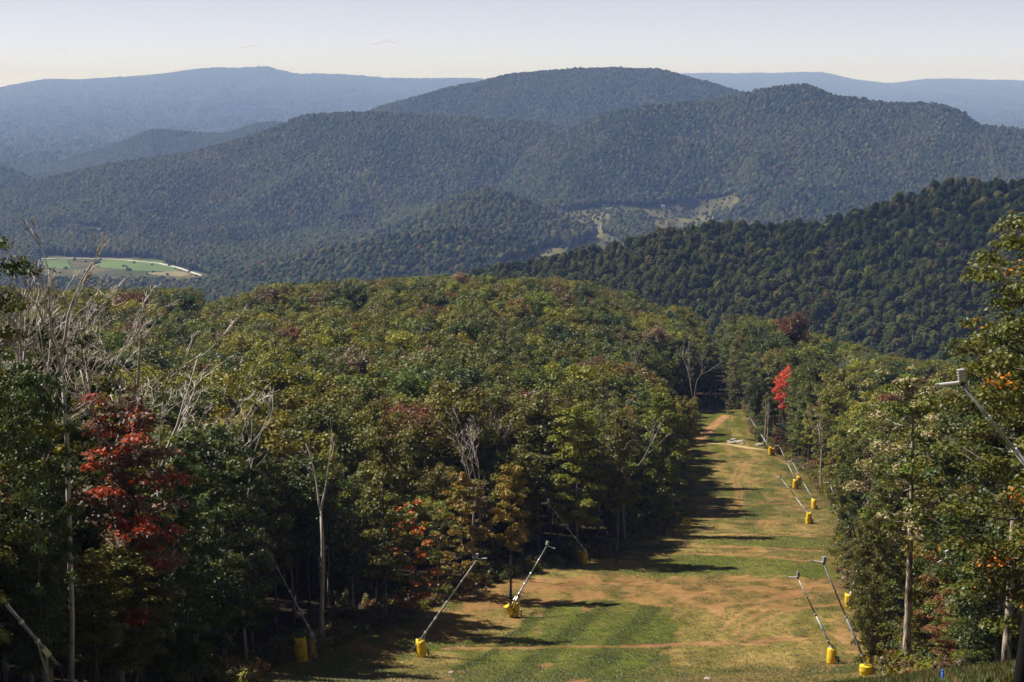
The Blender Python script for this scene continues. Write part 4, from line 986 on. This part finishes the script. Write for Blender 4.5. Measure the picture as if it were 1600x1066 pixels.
# ------------------------------------------------------------------ sign, blue marker, rocks, small things
p = hit(1075, 839); e = empty('trail_sign', p, .15)
mb = MB(); mb.box((0, 0, .9), (.16, .1, 2.4)); mb.build('post', M_SIGN, e)
mb = MB(); mb.box((-.25, -.09, 2.6), (1.35, .06, 1.25), Matrix.Rotation(radians(6), 3, 'Y')); mb.build('board', M_SIGN, e)
for dx in (-.42, -.12):
    mb = MB(); mb.tube([(dx, -.12, 2.72), (dx, -.14, 2.72)], .09, 8); mb.build('dot', M_BLACK, e)
tag(e, 'square yellow sign with two dark dots on a post at the shaded edge', 'sign')
p = pw(1473, 1048, 92); g = float(Z(p.x, 92)); e = empty('marker_post', (p.x, 92, g))
mb = MB(); mb.tube([(0, 0, -.3), (0, 0, p.z - g)], .07, 10); mb.build('pole', M_BLUE, e, True)
mb = MB(); mb.tube([(0, 0, p.z - g - .02), (0, 0, p.z - g + .03)], .085, 10); mb.build('cap', M_BLUE, e, True)
tag(e, 'blue marker post poking up at the bottom right', 'post')
def rock(p, s, seed, label, group):
    v, f, lv = blob(seed, 2, .12, .7); v = v * np.array((s, s * .8, s * .6)); 
    o = obj('rock', mesh_np('rock', v, f, M_ROCK), loc=p + Vector((0, 0, s * .1))); tag(o, label, 'rock', group)
for k, (c, r, s) in enumerate([(1143, 693, 1.1), (1150, 691, .8), (1156, 692, 1.3), (1161, 694, .7), (1147, 688, .9), (1187, 696, 1.2), (1139, 690, .6)]):
    rock(hit(c, r), s, 40 + k, ['wide pale rock at the foot of the lone tall trunk', 'small pale rock among the rubble by the lone trunk', 'largest rock in the rubble by the lone trunk', 'pale rock at the right end of the rubble', 'pale rock at the back of the rubble heap', 'pale boulder left of the white twin trunks', 'little rock at the left end of the rubble'][k], 'rocks at the far bend')
rock(hit(705, 1052), .32, 60, 'single pale stone on the grass at the bottom centre', 'stones on the run'); rock(hit(1106, 1062), .4, 61, 'white stone at the bottom border of the run', 'stones on the run')
# pale trunk at the lower right, and a leaning post, its shade put into the black colour
p = pw(1574, 957, 112); g = float(Z(p.x, 112)); e = empty('broken_trunk', (p.x, 112, g)); mb = MB(); hh_ = p.z - g
mb.tube([(0, 0, -.6), (.05, 0, hh_ * .5), (.12, 0, hh_), (.16, 0, hh_ + 6)], [.34, .27, .25, .14], 9); mb.build('trunk', M_PALE, e, True)
mb = MB(); mb.tube([(.12, 0, hh_), (-.8, -.3, hh_ + 1.4), (-2.0, -.5, hh_ + 1.9)], [.07, .05, .02], 5); mb.tube([(.15, 0, hh_ + 2), (1.0, .3, hh_ + 3.2), (1.6, .3, hh_ + 3.5)], [.07, .05, .02], 5); mb.build('branches', M_PALE, e, True)
tag(e, 'sunlit pale trunk at the lower right beside the dark border', 'tree trunk')
d_ = 42.0; p0 = pw(1596, 1075, d_); p1 = pw(1608, 985, d_); p2 = pw(1622, 880, d_); g = float(Z(p0.x, d_)); e = empty('leaning_post', (p0.x, d_, g)); b_ = Vector((p0.x, d_, g))
mb = MB(); mb.tube([Vector((-.12, 0, -.3)), p0 - b_, p1 - b_, p2 - b_, p2 - b_ + Vector((.2, 0, .8))], [.21, .2, .19, .17, .12], 12); mb.build('post', M_DARK, e, True)
tag(e, 'leaning post with shade painted in as black, cut off by the bottom right corner', 'post')
# low growth along both edges of the run, and weeds on it
def bush_mesh(seed, n=460, ls=.22):
    r = np.random.default_rng(seed); cen = r.normal(size=(9, 3)) * np.array((.55, .55, .3)) + np.array((0, 0, .55)); L = leaf_quads(r, cen, np.full(9, .55), .8, n, ls)
    return mesh_np('bush', L[0], L[1], M_LEAF, {'lv': L[2], 'mixn': L[3]})
r = np.random.default_rng(91); n = 5200; y = r.uniform(150, 620, n) ; side = r.random(n) < .5
x = np.where(side, T(XL, y) - r.exponential(2.2, n) + .6, T(XR, y) + r.exponential(2.2, n) + .9)
s = (.3 + .7 * r.random(n)) * np.where(r.random(n) < .08, 1.8, 1)
tt = np.array([tint(('deep', 'mid', 'olive', 'olive', 'bright', 'brown', 'rust')[k], r) for k in r.integers(0, 7, n)])
scatter('undergrowth', np.stack([x, y, Z(x, y) - .1], -1), np.stack([x * 0, x * 0, r.random(n) * 6.28], -1), np.stack([s, s, s * (.7 + .7 * r.random(n))], -1), r.integers(0, 3, n), tt, tt, np.zeros(n), [proto('bush_source_%d' % k, bush_mesh(900 + k)) for k in range(3)], 'low weeds and brush along both edges of the run')
def tuft_mesh(seed):
    r = np.random.default_rng(seed); V = []; Fq = []
    for k in range(9):
        a = r.random() * 6.28; q = np.array((cos(a), sin(a), 0)) * .22 * r.random(); w_ = np.array((-sin(a), cos(a), 0)) * .035; t = q + np.array((cos(a), sin(a), 0)) * .12 + np.array((0, 0, .16 + .16 * r.random()))
        b = len(V); V += [q - w_, q + w_, t]; Fq.append((b, b + 1, b + 2))
    V = np.array(V); lv = np.repeat(r.random(9), 3); return mesh_np('tuft', V, np.array(Fq), M_LEAF, {'lv': lv, 'mixn': lv})
n = 110000; y = 184 + 300 * r.random(n) ** 2.0; y[:26000] = r.uniform(96, 186, 26000); x = T(XL, y) + (T(XR, y) - T(XL, y)) * r.random(n) * 1.04 - .5
gc = run_color(x, y); k = (gc[:, 1] > gc[:, 0] * .62); x, y, gc = x[k], y[k], gc[k]; n = len(x)
s = .5 + .9 * r.random(n)
scatter('grass', np.stack([x, y, Z(x, y)], -1), np.stack([x * 0, x * 0, r.random(n) * 6.28], -1), np.stack([s, s, s * (.16 + .34 * r.random(n) ** 2)], -1), r.integers(0, 3, n), gc * (.85 + .6 * r.random((n, 1))), gc, np.zeros(n), [proto('tuft_source_%d' % k, tuft_mesh(950 + k)) for k in range(3)], 'short grass covering the ski run')
# bank of longer grass in front at the lower right
n = 30000; y = r.uniform(86, 140, n); x = 13 + 32 * r.random(n); s = .8 + 1.1 * r.random(n)
tt = np.where((r.random(n) < .3)[:, None], np.array((.22, .16, .06)), np.array((.075, .105, .02))) * (.7 + .6 * r.random((n, 1)))
scatter('bank_grass', np.stack([x, y, Z(x, y)], -1), np.stack([x * 0, x * 0, r.random(n) * 6.28], -1), np.stack([s, s, s], -1), r.integers(0, 3, n), tt, tt, np.zeros(n), [proto('bank_tuft_source_%d' % k, tuft_mesh(970 + k)) for k in range(3)], 'longer grass on the near bank at the lower right')

# ------------------------------------------------------------------ three small clouds low over the far ridge
def cloud(c, r_, wdt, hgt, seed, label, dens):
    p = pw(c, r_, 40000.0); rr = np.random.default_rng(seed); V = []; Fq = []; n = 0
    for k in range(16):
        v, f, lv = blob(seed * 31 + k, 3, .02, 1.0); t = rr.uniform(-1, 1); sz = (1 - .75 * abs(t)) * rr.uniform(.5, 1.0)
        v = v * np.array((wdt * .20 * sz + 20, wdt * .2 * sz, hgt * .42 * sz + 8)) + np.array((t * wdt * .42, rr.normal() * wdt * .12, rr.uniform(-.05, .25) * hgt * sz)); V.append(v); Fq.append(f + n); n += len(v)
    m, ns, ls = mat('cloud_vapour'); df = ns.new('ShaderNodeBsdfDiffuse'); df.inputs[0].default_value = (.95, .95, .96, 1); tp = ns.new('ShaderNodeBsdfTransparent')
    ms = ns.new('ShaderNodeMixShader'); ms.inputs[0].default_value = dens; tl = ns.new('ShaderNodeBsdfTranslucent'); tl.inputs[0].default_value = (.95, .95, .96, 1); m2 = ns.new('ShaderNodeMixShader'); m2.inputs[0].default_value = .5
    ls.new(df.outputs[0], m2.inputs[1]); ls.new(tl.outputs[0], m2.inputs[2]); ls.new(tp.outputs[0], ms.inputs[1]); ls.new(tl.outputs[0], ms.inputs[2]); out(ns, ls, ms.outputs[0])
    o = obj('cloud', mesh_np('cloud', np.concatenate(V), np.concatenate(Fq), m, smooth=True), loc=p); tag(o, label, 'cloud', 'small clouds over the far ridge')
cloud(600, 69, 560, 190, 1, 'small white cloud above the middle of the far ridge', .13)
cloud(390, 74, 560, 130, 2, 'fainter cloud left of the brightest one', .06)
cloud(95, 80, 300, 90, 3, 'faintest tiny cloud over the left end of the far ridge', .04)

# ------------------------------------------------------------------ haze over the whole land
m, ns, ls = mat('haze_air'); vp = ns.new('ShaderNodeVolumePrincipled'); vp.inputs['Color'].default_value = HAZE_COLOR; vp.inputs['Density'].default_value = HAZE_DENSITY; vp.inputs['Absorption Color'].default_value = (1, 1, 1, 1); vp.inputs['Anisotropy'].default_value = 0.0
oo = ns.new('ShaderNodeOutputMaterial'); ls.new(vp.outputs[0], oo.inputs['Volume'])
mb = MB(); mb.box((0, 16700, -150), (40000, 35000, 880)); o = mb.build('haze', m)
tag(o, 'thin blue summer haze lying over the valleys', kind='stuff')
